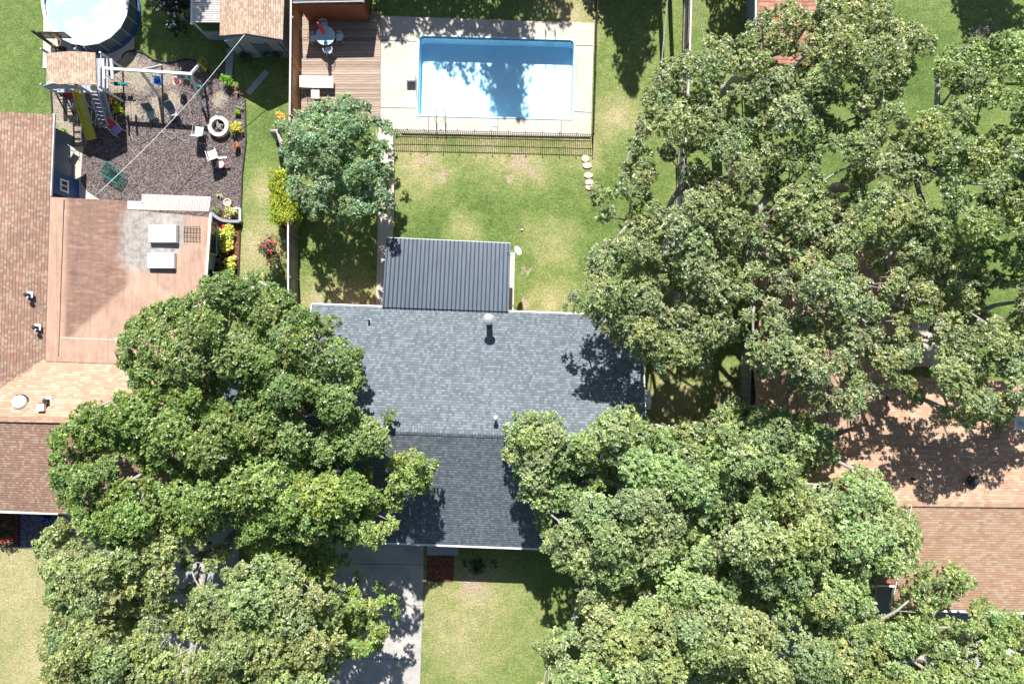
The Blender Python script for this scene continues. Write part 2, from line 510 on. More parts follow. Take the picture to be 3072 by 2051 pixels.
def membrane_mat():
    m, nt, b = newmat('stained_roll_roofing')
    p = pos(nt)
    s = nt.nodes.new('ShaderNodeSeparateXYZ'); nt.links.new(p, s.inputs[0])
    n1 = noise(nt, p, 0.7, 6, 0.65)
    st = noise(nt, pos(nt, (0.6, 2.2, 1)), 2.2, 6, 0.7)
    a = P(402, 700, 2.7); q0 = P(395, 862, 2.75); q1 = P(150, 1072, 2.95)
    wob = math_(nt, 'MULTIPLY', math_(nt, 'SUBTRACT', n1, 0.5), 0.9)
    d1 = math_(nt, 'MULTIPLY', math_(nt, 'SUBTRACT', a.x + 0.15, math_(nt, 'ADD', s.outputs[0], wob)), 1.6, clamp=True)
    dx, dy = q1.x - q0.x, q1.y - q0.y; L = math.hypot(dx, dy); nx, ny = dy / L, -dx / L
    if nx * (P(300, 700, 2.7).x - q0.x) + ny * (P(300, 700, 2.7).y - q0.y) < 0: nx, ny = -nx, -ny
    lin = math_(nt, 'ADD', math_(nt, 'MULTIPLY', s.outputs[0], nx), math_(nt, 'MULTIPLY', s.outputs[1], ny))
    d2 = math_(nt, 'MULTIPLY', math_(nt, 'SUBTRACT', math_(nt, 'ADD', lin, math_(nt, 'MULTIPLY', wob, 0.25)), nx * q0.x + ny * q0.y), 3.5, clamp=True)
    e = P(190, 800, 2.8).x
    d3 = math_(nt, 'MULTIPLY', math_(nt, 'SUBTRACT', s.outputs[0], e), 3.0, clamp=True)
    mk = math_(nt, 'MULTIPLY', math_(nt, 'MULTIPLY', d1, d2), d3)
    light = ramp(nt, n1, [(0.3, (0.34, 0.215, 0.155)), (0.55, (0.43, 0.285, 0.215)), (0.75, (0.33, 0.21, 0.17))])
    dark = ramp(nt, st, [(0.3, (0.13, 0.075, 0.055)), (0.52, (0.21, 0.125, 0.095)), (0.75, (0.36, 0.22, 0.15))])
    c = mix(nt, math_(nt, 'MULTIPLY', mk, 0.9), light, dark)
    st2 = ramp(nt, noise(nt, pos(nt, (2.5, 0.35, 1)), 1.6, 5, 0.7), [(0.35, 0.80), (0.6, 1.06)])
    c = mix(nt, 0.8, c, st2, 'MULTIPLY')
    gm = spots(nt, p, [(560, 700, 1.5), (500, 700, 1.5), (500, 770, 1.6), (560, 740, 1.4)], 0.35, 1.5)
    gm = math_(nt, 'MULTIPLY', gm, 2.2, clamp=True)
    c = mix(nt, gm, c, ramp(nt, noise(nt, p, 3, 5, 0.7), [(0.35, (0.20, 0.175, 0.165)), (0.6, (0.36, 0.335, 0.32))]))
    sx = math_(nt, 'ABSOLUTE', math_(nt, 'SUBTRACT', math_(nt, 'FRACT', math_(nt, 'DIVIDE', math_(nt, 'ADD', s.outputs[0], math_(nt, 'MULTIPLY', s.outputs[1], 0.03)), 0.92)), 0.5))
    c = mix(nt, math_(nt, 'MULTIPLY', math_(nt, 'LESS_THAN', sx, 0.012), 0.5), c, (0.12, 0.08, 0.06))
    nt.links.new(c, b.inputs['Base Color'])
    b.inputs['Roughness'].default_value = 0.8
    return m


M['membrane'] = membrane_mat()


def water_mat(name, tint, rough=0.03):
    m = bpy.data.materials.new(name); m.use_nodes = True
    nt = m.node_tree; nt.nodes.clear()
    out = nt.nodes.new('ShaderNodeOutputMaterial')
    tr = nt.nodes.new('ShaderNodeBsdfTransparent'); tr.inputs[0].default_value = (*tint, 1)
    gl = nt.nodes.new('ShaderNodeBsdfGlossy'); gl.inputs['Roughness'].default_value = rough
    fr = nt.nodes.new('ShaderNodeFresnel'); fr.inputs[0].default_value = 1.33
    mx = nt.nodes.new('ShaderNodeMixShader')
    bp = nt.nodes.new('ShaderNodeBump'); bp.inputs['Strength'].default_value = 0.35; bp.inputs['Distance'].default_value = 0.03
    nt.links.new(noise(nt, pos(nt), 3.0, 3), bp.inputs['Height'])
    nt.links.new(bp.outputs[0], gl.inputs['Normal']); nt.links.new(bp.outputs[0], fr.inputs['Normal'])
    nt.links.new(fr.outputs[0], mx.inputs[0]); nt.links.new(tr.outputs[0], mx.inputs[1]); nt.links.new(gl.outputs[0], mx.inputs[2])
    nt.links.new(mx.outputs[0], out.inputs[0])
    return m


M['water'] = water_mat('pool_water', (0.86, 0.955, 1.0))
M['liner'] = simple('pool_liner', (0.56, 0.82, 1.0), 0.5, 0.07, 1.2, 9.0)
M['coping'] = simple('pool_coping', (0.42, 0.66, 0.78), 0.4, 0.05)
M['table_glass'] = simple('frosted_glass', (0.36, 0.58, 0.72), 0.15, 0.12, 3.0)
M['clear_board'] = water_mat('clear_board', (0.85, 0.9, 0.93), 0.05)
M['mesh_glass'] = water_mat('green_glass', (0.62, 0.85, 0.80), 0.1)


def leaf_mat(name, trans=0.33, rough=0.38):
    m, nt, b = newmat(name)
    at = nt.nodes.new('ShaderNodeAttribute'); at.attribute_name = 'leaf_tone'
    nt.links.new(at.outputs['Color'], b.inputs['Base Color'])
    b.inputs['Roughness'].default_value = rough
    b.inputs['Specular IOR Level'].default_value = 0.6
    tl = nt.nodes.new('ShaderNodeBsdfTranslucent')
    c2 = mix(nt, 1.0, at.outputs['Color'], (1.2, 1.4, 0.55), 'MULTIPLY')
    nt.links.new(c2, tl.inputs['Color'])
    mx = nt.nodes.new('ShaderNodeMixShader'); mx.inputs[0].default_value = trans
    nt.links.new(b.outputs[0], mx.inputs[1]); nt.links.new(tl.outputs[0], mx.inputs[2])
    nt.links.new(mx.outputs[0], nt.nodes['Material Output'].inputs[0])
    return m


M['leaf'] = leaf_mat('leaves')
M['petal'] = leaf_mat('petals', 0.2, 0.6)


# ------------------------------------------------------------ foliage
def leaf_mesh(name, T, Nn, k, ln, wd, cols, parent, mat, org, spread=(50, 105), jit=0.02):
    """k diamond leaves round every tuft T (n,3) with axis Nn; cols (n,3) tone of each tuft"""
    n = len(T)
    T = np.repeat(T, k, 0); A = np.repeat(Nn, k, 0); C = np.repeat(cols, k, 0)
    m = n * k
    rnd = RNG.normal(size=(m, 3))
    tan = rnd - A * np.sum(rnd * A, 1, keepdims=True)
    tan /= np.linalg.norm(tan, axis=1, keepdims=True) + 1e-9
    th = np.radians(RNG.uniform(spread[0], spread[1], (m, 1)))
    d = A * np.cos(th) + tan * np.sin(th)
    s = np.cross(d, A) + RNG.normal(size=(m, 3)) * 0.35
    s -= d * np.sum(s * d, 1, keepdims=True)
    s /= np.linalg.norm(s, axis=1, keepdims=True) + 1e-9
    L = ln * RNG.uniform(0.7, 1.25, (m, 1)); W = wd * RNG.uniform(0.75, 1.25, (m, 1))
    b = T + RNG.normal(size=(m, 3)) * jit
    mid = b + d * L * 0.58 + np.cross(s, d) * 0.012
    V = np.empty((m, 4, 3), np.float32)
    V[:, 0] = b; V[:, 1] = mid + s * W * 0.5; V[:, 2] = b + d * L; V[:, 3] = mid - s * W * 0.5
    V -= np.array(org, np.float32)
    me = bpy.data.meshes.new(name)
    me.vertices.add(m * 4); me.vertices.foreach_set('co', V.reshape(-1))
    me.loops.add(m * 4); me.loops.foreach_set('vertex_index', np.arange(m * 4, dtype=np.int32))
    me.polygons.add(m); me.polygons.foreach_set('loop_start', np.arange(0, m * 4, 4, dtype=np.int32))
    me.polygons.foreach_set('loop_total', np.full(m, 4, np.int32))
    C = C * np.array([1.68, 1.66, 1.95]) * RNG.uniform(0.65, 1.35, (m, 1)) * RNG.uniform(0.93, 1.07, (m, 3))
    odd = RNG.random(m) < 0.015
    C[odd] = C[odd] * np.array([1.9, 1.3, 0.8])
    C4 = np.ones((m, 4, 4), np.float32); C4[:, :, :3] = np.clip(C, 0, 1)[:, None, :]
    at = me.color_attributes.new('leaf_tone', 'FLOAT_COLOR', 'POINT')
    at.data.foreach_set('color', C4.reshape(-1))
    me.materials.append(mat)
    me.update(calc_edges=True)
    o = bpy.data.objects.new(name, me); COL.objects.link(o)
    if parent is not None: o.parent = parent
    else: o.location = org
    return o


def tufts_of(clumps, dens, flat=0.65, tone=(0.05, 0.085, 0.02), tvar=0.14):
    """twig ends on the shells of clumps (x,y,z,R)"""
    Ts, Ns, Cs = [], [], []
    for (x, y, z, r) in clumps:
        n = max(8, int(dens * r * r))
        d = RNG.normal(size=(n, 3)); d /= np.linalg.norm(d, axis=1, keepdims=True)
        flip = (d[:, 2] < 0) & (RNG.random(n) < 0.72); d[flip, 2] *= -1
        # lumpy shell: sub-lobes
        rad = r * (RNG.uniform(0.62, 1.05, (n, 1)) + 0.14 * np.sin(d[:, :1] * 7 + x * 3) * np.cos(d[:, 1:2] * 6 + y * 3))
        T = np.array([x, y, z]) + d * rad * np.array([1, 1, flat])
        nn = d + np.array([0, 0.25, 0.95]) + RNG.normal(size=(n, 3)) * 0.3
        nn /= np.linalg.norm(nn, axis=1, keepdims=True)
        ct = np.array(tone) * RNG.uniform(1 - tvar, 1 + tvar) * np.array([RNG.uniform(0.93, 1.12), 1.0, RNG.uniform(0.85, 1.15)])
        tt = RNG.uniform(0.75, 1.3, (n, 1))
        warm = (RNG.random((n, 1)) < 0.22) * 1.0
        c = ct * tt * (1 + warm * np.array([0.42, 0.25, 0.30]))
        Ts.append(T); Ns.append(nn); Cs.append(c)
    return np.concatenate(Ts), np.concatenate(Ns), np.concatenate(Cs)


def in_poly(x, y, poly):
    c = False; j = len(poly) - 1
    for i in range(len(poly)):
        xi, yi = poly[i]; xj, yj = poly[j]
        if (yi > y) != (yj > y) and x < (xj - xi) * (y - yi) / (yj - yi) + xi: c = not c
        j = i
    return c


def edge_dist(x, y, poly):
    best = 1e9
    for i in range(len(poly)):
        ax, ay = poly[i]; bx, by = poly[(i + 1) % len(poly)]
        dx, dy = bx - ax, by - ay
        t = max(0, min(1, ((x - ax) * dx + (y - ay) * dy) / (dx * dx + dy * dy + 1e-9)))
        best = min(best, math.hypot(x - ax - t * dx, y - ay - t * dy))
    return best


def crown_clumps(poly, z0, z1, rmax=1.15, rmin=0.38, gap=0.0, holes=(), tries=5000, pack=0.70, seed=1, tilt=(0, 0)):
    """fill a crown outline with clumps; domed, lobed top"""
    rs = random.Random(seed)
    D = 1.3078
    poly = [(a * D, b * D) for a, b in poly]
    holes = [[(a * D, b * D) for a, b in h] for h in holes]
    xs = [p[0] for p in poly]; ys = [p[1] for p in poly]
    x0, x1, y0, y1 = min(xs), max(xs), min(ys), max(ys)
    ph = [rs.uniform(0, 6.28) for _ in range(6)]
    res = []; grid = {}
    lobes = []
    for _ in range(900):
        x = rs.uniform(x0, x1); y = rs.uniform(y0, y1)
        if all(math.hypot(x - a, y - b) > 95 * rmax for a, b, c in lobes): lobes.append((x, y, rs.uniform(0.75, 1.15)))
    for t in range(tries):
        x = rs.uniform(x0, x1); y = rs.uniform(y0, y1)
        if not in_poly(x, y, poly): continue
        ed = edge_dist(x, y, poly)
        bad = False
        for h in holes:
            if in_poly(x, y, h): bad = True; break
            ed = min(ed, edge_dist(x, y, h))
        if bad: continue
        if gap:
            g = math.sin(x * 0.021 + ph[0]) * math.sin(y * 0.019 + ph[1]) + 0.7 * math.sin(x * 0.043 + y * 0.017 + ph[2]) * math.sin(y * 0.047 + ph[3])
            if g < -1.0 + gap: continue
        ld, lh = min((math.hypot(x - a, y - b) / c, c) for a, b, c in lobes)
        lobe = max(0.0, 1 - (ld / (78 * rmax)) ** 2)
        if ld > 62 * rmax and rs.random() < 0.55: continue
        z = z0 - 0.6 + (z1 - z0) * min(1, (ed / 210.0)) ** 0.6 + 2.0 * lobe + rs.uniform(-0.25, 0.25)
        rr = max(rmin, min(rmax * rs.uniform(0.6, 1.0), ed / 50.0 * 0.95))
        if ed < 14 and rs.random() < 0.5: continue
        w = P(x, y, z)
        ok = True
        gx, gy = int(w.x // 2), int(w.y // 2)
        for ix in (gx - 1, gx, gx + 1):
            for iy in (gy - 1, gy, gy + 1):
                for (qx, qy, qr) in grid.get((ix, iy), ()):
                    if math.hypot(w.x - qx, w.y - qy) < pack * (rr + qr) * 0.82: ok = False; break
                if not ok: break
            if not ok: break
        if not ok: continue
        grid.setdefault((gx, gy), []).append((w.x, w.y, rr))
        res.append((w.x, w.y, w.z, rr))
    return res


def branches(mb, base, top, clumps, rbase, thin=0.02, seed=3):
    rs = random.Random(seed)
    nodes = [(Vector(base), -1)]
    m = 5
    for i in range(1, m + 1):
        t = i / m
        p = Vector(base).lerp(Vector(top), t) + Vector((rs.uniform(-.08, .08), rs.uniform(-.08, .08), 0))
        nodes.append((p, len(nodes) - 1))
    tipi = len(nodes) - 1
    order = sorted(clumps, key=lambda c: (c[0] - top[0]) ** 2 + (c[1] - top[1]) ** 2)
    dist = [0.0] * len(nodes)
    for c in order:
        q = Vector((c[0], c[1], c[2] - c[3] * 0.3))
        best, bi = 1e9, tipi
        for i in range(3, len(nodes)):
            p = nodes[i][0]
            dz = q.z - p.z
            cost = (q - p).length + 0.35 * dist[i] + (2.0 * max(0, 0.1 - dz))
            if cost < best: best, bi = cost, i
        p = nodes[bi][0]
        L = (q - p).length
        k = max(1, int(L / 0.9))
        last = bi
        for j in range(1, k + 1):
            t = j / k
            w = p.lerp(q, t)
            w.z = p.z + (q.z - p.z) * (t ** 1.25)
            if j < k: w += Vector((rs.uniform(-1, 1), rs.uniform(-1, 1), rs.uniform(-.6, .6))) * 0.16 * min(1, L * .5)
            nodes.append((w, last)); dist.append(dist[last] + (w - nodes[last][0]).length)
            last = len(nodes) - 1
    cnt = [0.25] * len(nodes)
    kids = {}
    for i in range(len(nodes) - 1, 0, -1):
        par = nodes[i][1]
        if i not in kids: cnt[i] = 1.0
        cnt[par] += cnt[i]
        kids.setdefault(par, []).append(i)
    tot = cnt[0]
    rad = [max(thin, rbase * (c / tot) ** 0.52) for c in cnt]
    # chains
    def chain(i):
        pts = [nodes[nodes[i][1]][0], nodes[i][0]]; rr = [min(rad[nodes[i][1]], rad[i] * 1.25), rad[i]]
        cur = i
        while cur in kids:
            ks = sorted(kids[cur], key=lambda a: -cnt[a])
            for o in ks[1:]: stack.append(o)
            cur = ks[0]; pts.append(nodes[cur][0]); rr.append(rad[cur])
        rr[-1] = thin * 0.5
        mb.tube(pts, rr, 6)
    stack = [kids[0][0]]
    while stack: chain(stack.pop())


def tree(name, label, cat, base, clumps, tone, dens=240, k=12, ln=0.128, wd=0.072, rbase=0.3, group=None, under=0.75, flat=0.65, fork=0.45, twigs=None, mat='leaf', barkmat='bark', tvar=0.14, seed=5):
    bx, by = base
    r = thing(name, label, cat, (bx, by, 0), group)
    zt = sum(c[2] for c in clumps) / len(clumps)
    mb = MB()
    branches(mb, (bx, by, -0.15), (bx + 0.3, by - 0.2, zt * fork), clumps, rbase, seed=seed)
    mb.build('trunk', M[barkmat], r, smooth=True)
    cl = list(clumps)
    rs = random.Random(seed)
    low = [(c[0] + rs.uniform(-.5, .5), c[1] + rs.uniform(-.5, .5), c[2] - rs.uniform(0.9, 1.8), c[3] * 0.9) for c in clumps if rs.random() < under]
    T, Nn, C = tufts_of(cl, dens, flat, tone, tvar)
    if low:
        T2, N2, C2 = tufts_of(low, dens * 0.6, flat, [x * 0.9 for x in tone], tvar)
        T = np.concatenate([T, T2]); Nn = np.concatenate([Nn, N2]); C = np.concatenate([C, C2])
    leaf_mesh('crown', T, Nn, k, ln, wd, C, r, M[mat], r.location)
    return r


def bush(name, label, cat, px, py, r, h, tone, n=7, dens=150, k=9, ln=0.11, wd=0.05, flowers=None, group=None, ry=None, z=0.0, stems=5, spread=(35, 100)):
    c = P(px, py, z)
    g = thing(name, label, cat, c, group)
    rs = random.Random(int(px * 7 + py))
    ry = ry or r
    cl = []
    for i in range(n):
        a = rs.uniform(0, 6.28); q = math.sqrt(rs.random()) * 0.68
        rr = rs.uniform(0.36, 0.5) * min(r, ry)
        cl.append((c.x + math.cos(a) * q * r, c.y + math.sin(a) * q * ry, z + h * rs.uniform(0.55, 0.85) * (1 - 0.35 * q), rr))
    mb = MB()
    for i in range(stems):
        q = cl[i % n]
        mb.tube([(c.x + rs.uniform(-.06, .06), c.y + rs.uniform(-.06, .06), z - 0.05), ((c.x + q[0]) / 2 + rs.uniform(-.05, .05), (c.y + q[1]) / 2, q[2] * 0.55), (q[0], q[1], q[2])], [0.03, 0.02, 0.01], 5)
    mb.build('stem', M['twig'], g, smooth=True)
    T, Nn, C = tufts_of(cl, dens / max(0.12, min(r, ry) ** 0.5), 0.8, tone)
    leaf_mesh('foliage', T, Nn, k, ln, wd, C, g, M['leaf'], c, spread)
    if flowers:
        T, Nn, C = tufts_of(cl, flowers[1] / max(0.12, min(r, ry) ** 0.5), 0.85, flowers[0], 0.1)
        up = T[:, 2] > np.median(T[:, 2]); T = T[up] + Nn[up] * 0.07; Nn = Nn[up]; C = C[up]
        tag(leaf_mesh('blossom', T, Nn, 7, 0.07, 0.06, C, g, M['petal'], c), kind='stuff')
    return g


def spiky(name, label, cat, px, py, L, n, mat, z=0.0, w=0.05, group=None, elev=(10, 70)):
    c = P(px, py, z)
    g = thing(name, label, cat, c, group)
    rs = random.Random(int(px + py))
    mb = MB()
    for i in range(n):
        a = rs.uniform(0, 6.28); e = R(rs.uniform(*elev)); l = L * rs.uniform(0.7, 1.1)
        d = Vector((math.cos(a) * math.cos(e), math.sin(a) * math.cos(e), math.sin(e)))
        s = Vector((-math.sin(a), math.cos(a), 0)) * w / 2
        p0 = c + Vector((0, 0, 0.03)); p1 = p0 + d * l * 0.5; p2 = p0 + d * l + Vector((0, 0, -l * 0.22))
        up = Vector((0, 0, 0.008))
        mb.face([p0 - s * .6, p0 + s * .6, p1 + s, p1 - s]); mb.face([p1 - s, p1 + s, p2])
        mb.face([p0 - s * .6 - up, p1 - s - up, p1 + s - up, p0 + s * .6 - up]); mb.face([p1 - s - up, p2, p1 + s - up])
    mb.build('blades', mat, g)
    MB().lathe((c.x, c.y, z - 0.02), [(0.05, 0), (0.06, 0.05), (0.03, 0.1), (0.0, 0.11)], 8).build('heart', mat, g)
    return g


def sheet(name, pts, z, mat, label=None, thick=0.0, kind='structure'):
    """level paving or bed outline given on the survey grid"""
    mb = MB()
    w = [P(a, b, z) for a, b in pts]
    mb.prism([(q.x, q.y) for q in w], z - max(thick, 0.12), z)
    o = mb.build(name, mat)
    tag(o, kind=kind)
    return o
#@@GROUND
# ------------------------------------------------------------ ground and paving
POOL = [(1258, 108), (1723, 121), (1716, 358), (1252, 346)]
big = 220.0
g = MB()
pw = [P(a, b) for a, b in POOL]
outer = [Vector((-big, big, 0)), Vector((big, big, 0)), Vector((big, -big, 0)), Vector((-big, -big, 0))]
for i in range(4):
    j = (i + 1) % 4
    g.face([pw[i], pw[j], outer[j], outer[i]])
go = g.build('ground', M['grass']); tag(go, kind='structure')
for poly in go.data.polygons:
    pass

zc = 0.10
SL = [(1140, 48), (1783, 70), (1772, 411), (1137, 398)]
mb = MB()
for i in range(4):
    j = (i + 1) % 4
    q = [P(*SL[i], zc), P(*SL[j], zc), P(*POOL[j], zc), P(*POOL[i], zc)]
    mb.prism([(a.x, a.y) for a in q], -0.05, zc)
slab = mb.build('pool_deck_paving', M['pool_concrete']); tag(slab, kind='structure')
mb = MB()   # joints sawn in the slab: thin strips of dark filler lying on it
for a, b in (((1143, 121), (1250, 125)), ((1140, 323), (1250, 325)), ((1500, 62), (1498, 108)), ((1725, 137), (1780, 138)), ((1722, 335), (1774, 338)), ((1286, 350), (1285, 400)), ((1684, 362), (1683, 408)), ((1494, 356), (1493, 404)), ((1692, 70), (1691, 96))):
    p, q = P(*a, zc + .004), P(*b, zc + .004); mb.beam(p, q, 0.03, 0.006)
tag(mb.build('paving_joints', M['dark']), kind='structure')

sheet('walk_lower', [(1134, 629), (1181, 630), (1172, 930), (1128, 928)], 0.035, M['walk_concrete'])
# the upper walk climbs slightly, then steps down
mb = MB()
w = [P(1133, 398, zc + .005), P(1182, 399, zc + .005), P(1181, 600, .36), P(1134, 598, .36)]
mb.prism([(a.x, a.y) for a in w], -0.1, [a.z for a in w])
tag(mb.build('walk_upper', M['walk_concrete']), kind='structure')
mb = MB()
for k, (ya, yb, z) in enumerate(((600, 614, .25), (614, 629, .14))):
    w = [P(1128, ya, z), P(1183, ya, z), P(1183, yb, z), P(1128, yb, z)]
    mb.prism([(a.x, a.y) for a in w], -0.1, z)
tag(mb.build('walk_steps', M['walk_concrete']), kind='structure')

sheet('driveway', [(1010, 1600), (1271, 1600), (1270, 1740), (1252, 2300), (960, 2300)], 0.03, M['drive_concrete'])
mb = MB()
for a, b in (((1010, 1690), (1270, 1693)), ((985, 1812), (1264, 1816)), ((980, 1972), (1258, 1978))):
    mb.beam(P(*a, .034), P(*b, .034), 0.022, 0.004)
tag(mb.build('driveway_joints', M['dark']), kind='structure')
sheet('front_walk', [(1282, 1632), (1376, 1634), (1375, 1665), (1281, 1664)], 0.05, M['slab_grey'])
sheet('front_bed', [(1281, 1667), (1362, 1668), (1360, 1744), (1278, 1743)], 0.03, M['bark_mulch'])
sheet('play_mulch', [(155, 252), (165, 235), (318, 232), (330, 200), (362, 172), (380, 158), (402, 153), (430, 159), (462, 181), (498, 189), (560, 178), (604, 185), (640, 232), (672, 236), (735, 298), (738, 420), (727, 520), (723, 625), (716, 672), (640, 690), (250, 640), (238, 545), (246, 470), (252, 440), (160, 440)], 0.025, M['mulch'])
sheet('mulch_patch', [(672, 185), (700, 190), (705, 235), (660, 238), (645, 215)], 0.02, M['mulch'])
sheet('round_pool_slab', [(132, -60), (128, 204), (250, 220), (320, 205), (368, 172), (402, 146), (402, -60)], 0.05, M['pool_concrete'])
sheet('patio_left', [(160, 440), (252, 440), (246, 470), (242, 545), (262, 575), (300, 600), (300, 640), (150, 640)], 0.035, M['walk_concrete'])
sheet('shed_path', [(680, 146), (702, 147), (696, 226), (675, 225)], 0.04, M['slab_grey'])
sheet('garden_path', [(795, 208), (808, 220), (750, 286), (736, 276)], 0.04, M['slab_grey'])
sheet('porch_walk', [(60, 1500), (172, 1500), (172, 1560), (125, 1646), (58, 1644)], 0.04, M['dark_gravel'])
sheet('porch_bed', [(-60, 1500), (58, 1500), (54, 1640), (-60, 1632)], 0.03, M['bark_mulch'])
sheet('left_driveway', [(170, 1500), (720, 1500), (700, 2300), (430, 2300), (400, 1700), (240, 1640)], 0.03, M['slab_grey'])
sheet('right_driveway', [(2680, 1800), (3400, 1800), (3400, 2300), (2660, 2300)], 0.03, M['drive_concrete'])
sheet('right_walk', [(2330, 1700), (2676, 1700), (2670, 1880), (2420, 1900), (2300, 2100), (2250, 2080), (2300, 1880)], 0.03, M['slab_grey'])
sheet('right_patio', [(2600, 960), (2860, 960), (2860, 1100), (2600, 1100)], 0.05, M['pool_concrete'])
sheet('dry_bed', [(2290, 0 + 640), (2500, 640), (2520, 760), (2290, 760)], 0.02, M['bark_mulch'])

# black edging strips
def edging(label, pts, h=0.1, closed=False):
    mb = MB()
    for a, b in zip(pts[:-1], pts[1:]):
        mb.beam(P(*a, h / 2), P(*b, h / 2), 0.07, h)
    tag(mb.build('lawn_edging', M['edging']), label, 'edging')
edging('black curved edging between the shaded lawn and the play area mulch', [(366, 172), (380, 157), (402, 152), (430, 158), (462, 180), (498, 188), (530, 184), (560, 177), (604, 184)])
edging('black straight edging along the right side of the play area mulch', [(735, 300), (738, 420), (727, 520), (723, 640), (720, 720), (715, 840)])
edging('black edging between the left lawn and the strip by the yellow slide', [(154, 256), (155, 300), (158, 345)])
edging('short black edging bordering the porch bed of the left house', [(58, 1545), (57, 1642)])

# stepping stones
for k, (a, b, sx, sy, lab) in enumerate(((1756, 476, .44, .40, 'pinkish irregular stepping stone nearest the black pool fence'), (1761, 497, .56, .34, 'grey oval stepping stone, second from the pool fence'), (1765, 526, .5, .34, 'tan stepping stone in the middle of the row in the lawn'), (1767, 547, .5, .36, 'tan square stepping stone, fourth in the row in the lawn'), (1768, 562, .44, .32, 'pale stepping stone at the house end of the row'))):
    c = P(a, b)
    rs = random.Random(k)
    pts = [(c.x + sx / 2 * 1.1 * math.cos(t) * rs.uniform(.9, 1.1), c.y + sy / 2 * 1.15 * math.sin(t) * rs.uniform(.9, 1.1)) for t in [i * math.pi / 4 + .39 for i in range(8)]]
    tag(MB().prism(pts, -.03, .07).build('stepping_stone', M['flag'], bevel=.01), lab, 'stepping stone', 'stepping stones in the lawn')

# ------------------------------------------------------------ swimming pool
depth = -0.9; zw = -0.12
pool = thing('swimming_pool', 'rectangular in-ground swimming pool with bright blue water and pale liner', 'pool', P(1488, 232, 0))
pc = Vector((sum(a.x for a in pw) / 4, sum(a.y for a in pw) / 4, 0))
def inset(pts, d):
    return [Vector((p.x + (pc.x - p.x) / abs(pc.x - p.x) * d, p.y + (pc.y - p.y) / abs(pc.y - p.y) * d, p.z)) for p in pts]
rim = [P(a, b, zc) for a, b in POOL]
o1 = [Vector((p.x, p.y, 0)) for p in inset(rim, -0.10)]; i1 = inset(rim, 0.0)
def rounded(pts, r=0.35, n=5):
    out = []
    m = len(pts)
    for i in range(m):
        p = pts[i]; a = (pts[i - 1] - p).normalized(); b = (pts[(i + 1) % m] - p).normalized()
        for k in range(n + 1):
            t = k / n
            out.append(p + a * r * (1 - t) ** 2 + b * r * t ** 2)
    return out
rin = rounded([Vector((p.x, p.y, 0)) for p in inset(rim, 0.02)], .28)
rout = rounded([Vector((p.x, p.y, 0)) for p in inset(rim, -0.06)], 0.12)
mb = MB(); n = len(rin)
for i in range(n):
    j = (i + 1) % n
    A = [rout[i], rout[j], rin[j], rin[i]]
    mb.prism([(q.x, q.y) for q in A], -.15, zc + .03)
mb.build('coping', M['coping'], pool)
mb = MB()
for i in range(n):
    j = (i + 1) % n
    mb.face([Vector((rin[i].x, rin[i].y, zc)), Vector((rin[j].x, rin[j].y, zc)), Vector((rin[j].x, rin[j].y, depth)), Vector((rin[i].x, rin[i].y, depth))])
mb.face([Vector((q.x, q.y, depth)) for q in rin])
# corner fill under the slab
mb.build('liner', M['liner'], pool)
MB().face([Vector((q.x, q.y, zw)) for q in rin]).build('water', M['water'], pool)
# ladder
lad = MB()
for px in (1637, 1665):
    a = P(px - 1, 88, zc); b = P(px, 112, 0)
    lad.tube([(a.x, a.y, zc), (a.x, a.y - .1, zc + .45), (a.x, a.y - .35, zc + .6), (b.x, b.y - .05, zc + .45), (b.x, b.y - .15, 0), (b.x, b.y - .15, -.8)], 0.022, 8)
lo = thing('pool_ladder', 'chrome pool ladder with two handrails at the upper right of the pool', 'ladder', P(1651, 105, 0))
lad.build('handrail', M['steel'], lo, smooth=True)
for z in (-.25, -.5, -.75):
    a = P(1637, 112); b = P(1665, 112)
    MB().box(((a.x + b.x) / 2, a.y - .17, z), (b.x - a.x, .12, .03)).build('rung', M['coping'], lo)
# skimmer lid, handrails, wall hoop
c = P(1484, 371, zc)
MB().box((c.x, c.y, zc + .012), (.34, .34, .02)).build('skimmer_lid', M['coping'], None, bevel=.008)
tag(bpy.data.objects['skimmer_lid'], 'small light blue square skimmer lid in the concrete below the pool', 'skimmer lid')
for k, px in enumerate((1309, 1336)):
    a = P(px, 360, zc); b = P(px + 1, 352)
    m_ = MB().tube([(a.x, a.y - .25, zc), (a.x, a.y - .25, .85), (a.x, a.y - .1, .95), (b.x, b.y + .25, .8), (b.x, b.y + .1, .1), (b.x, b.y + .08, -.4)], .022, 8)
    o = m_.build('grab_rail', M['steel'], None, smooth=True)
    tag(o, ('left' if k == 0 else 'right') + ' one of the two slim chrome grab rails at the lower pool edge', 'handrail', 'pool grab rails')
st = thing('pool_stand', 'white rounded box on a thin post at the left pool edge', 'pool stand', P(1238, 240, zc))
a = P(1231, 232, .45)
MB().box((a.x, a.y, .40), (.52, .42, .24)).build('box', M['white'], st, bevel=.06)
MB().box((a.x, a.y, .20), (.42, .32, .2)).build('foot', M['white'], st)
b = P(1249, 238, zc)
MB().tube([(b.x, b.y, zc), (b.x, b.y, 1.3)], .02, 8).build('post', M['white'], st)

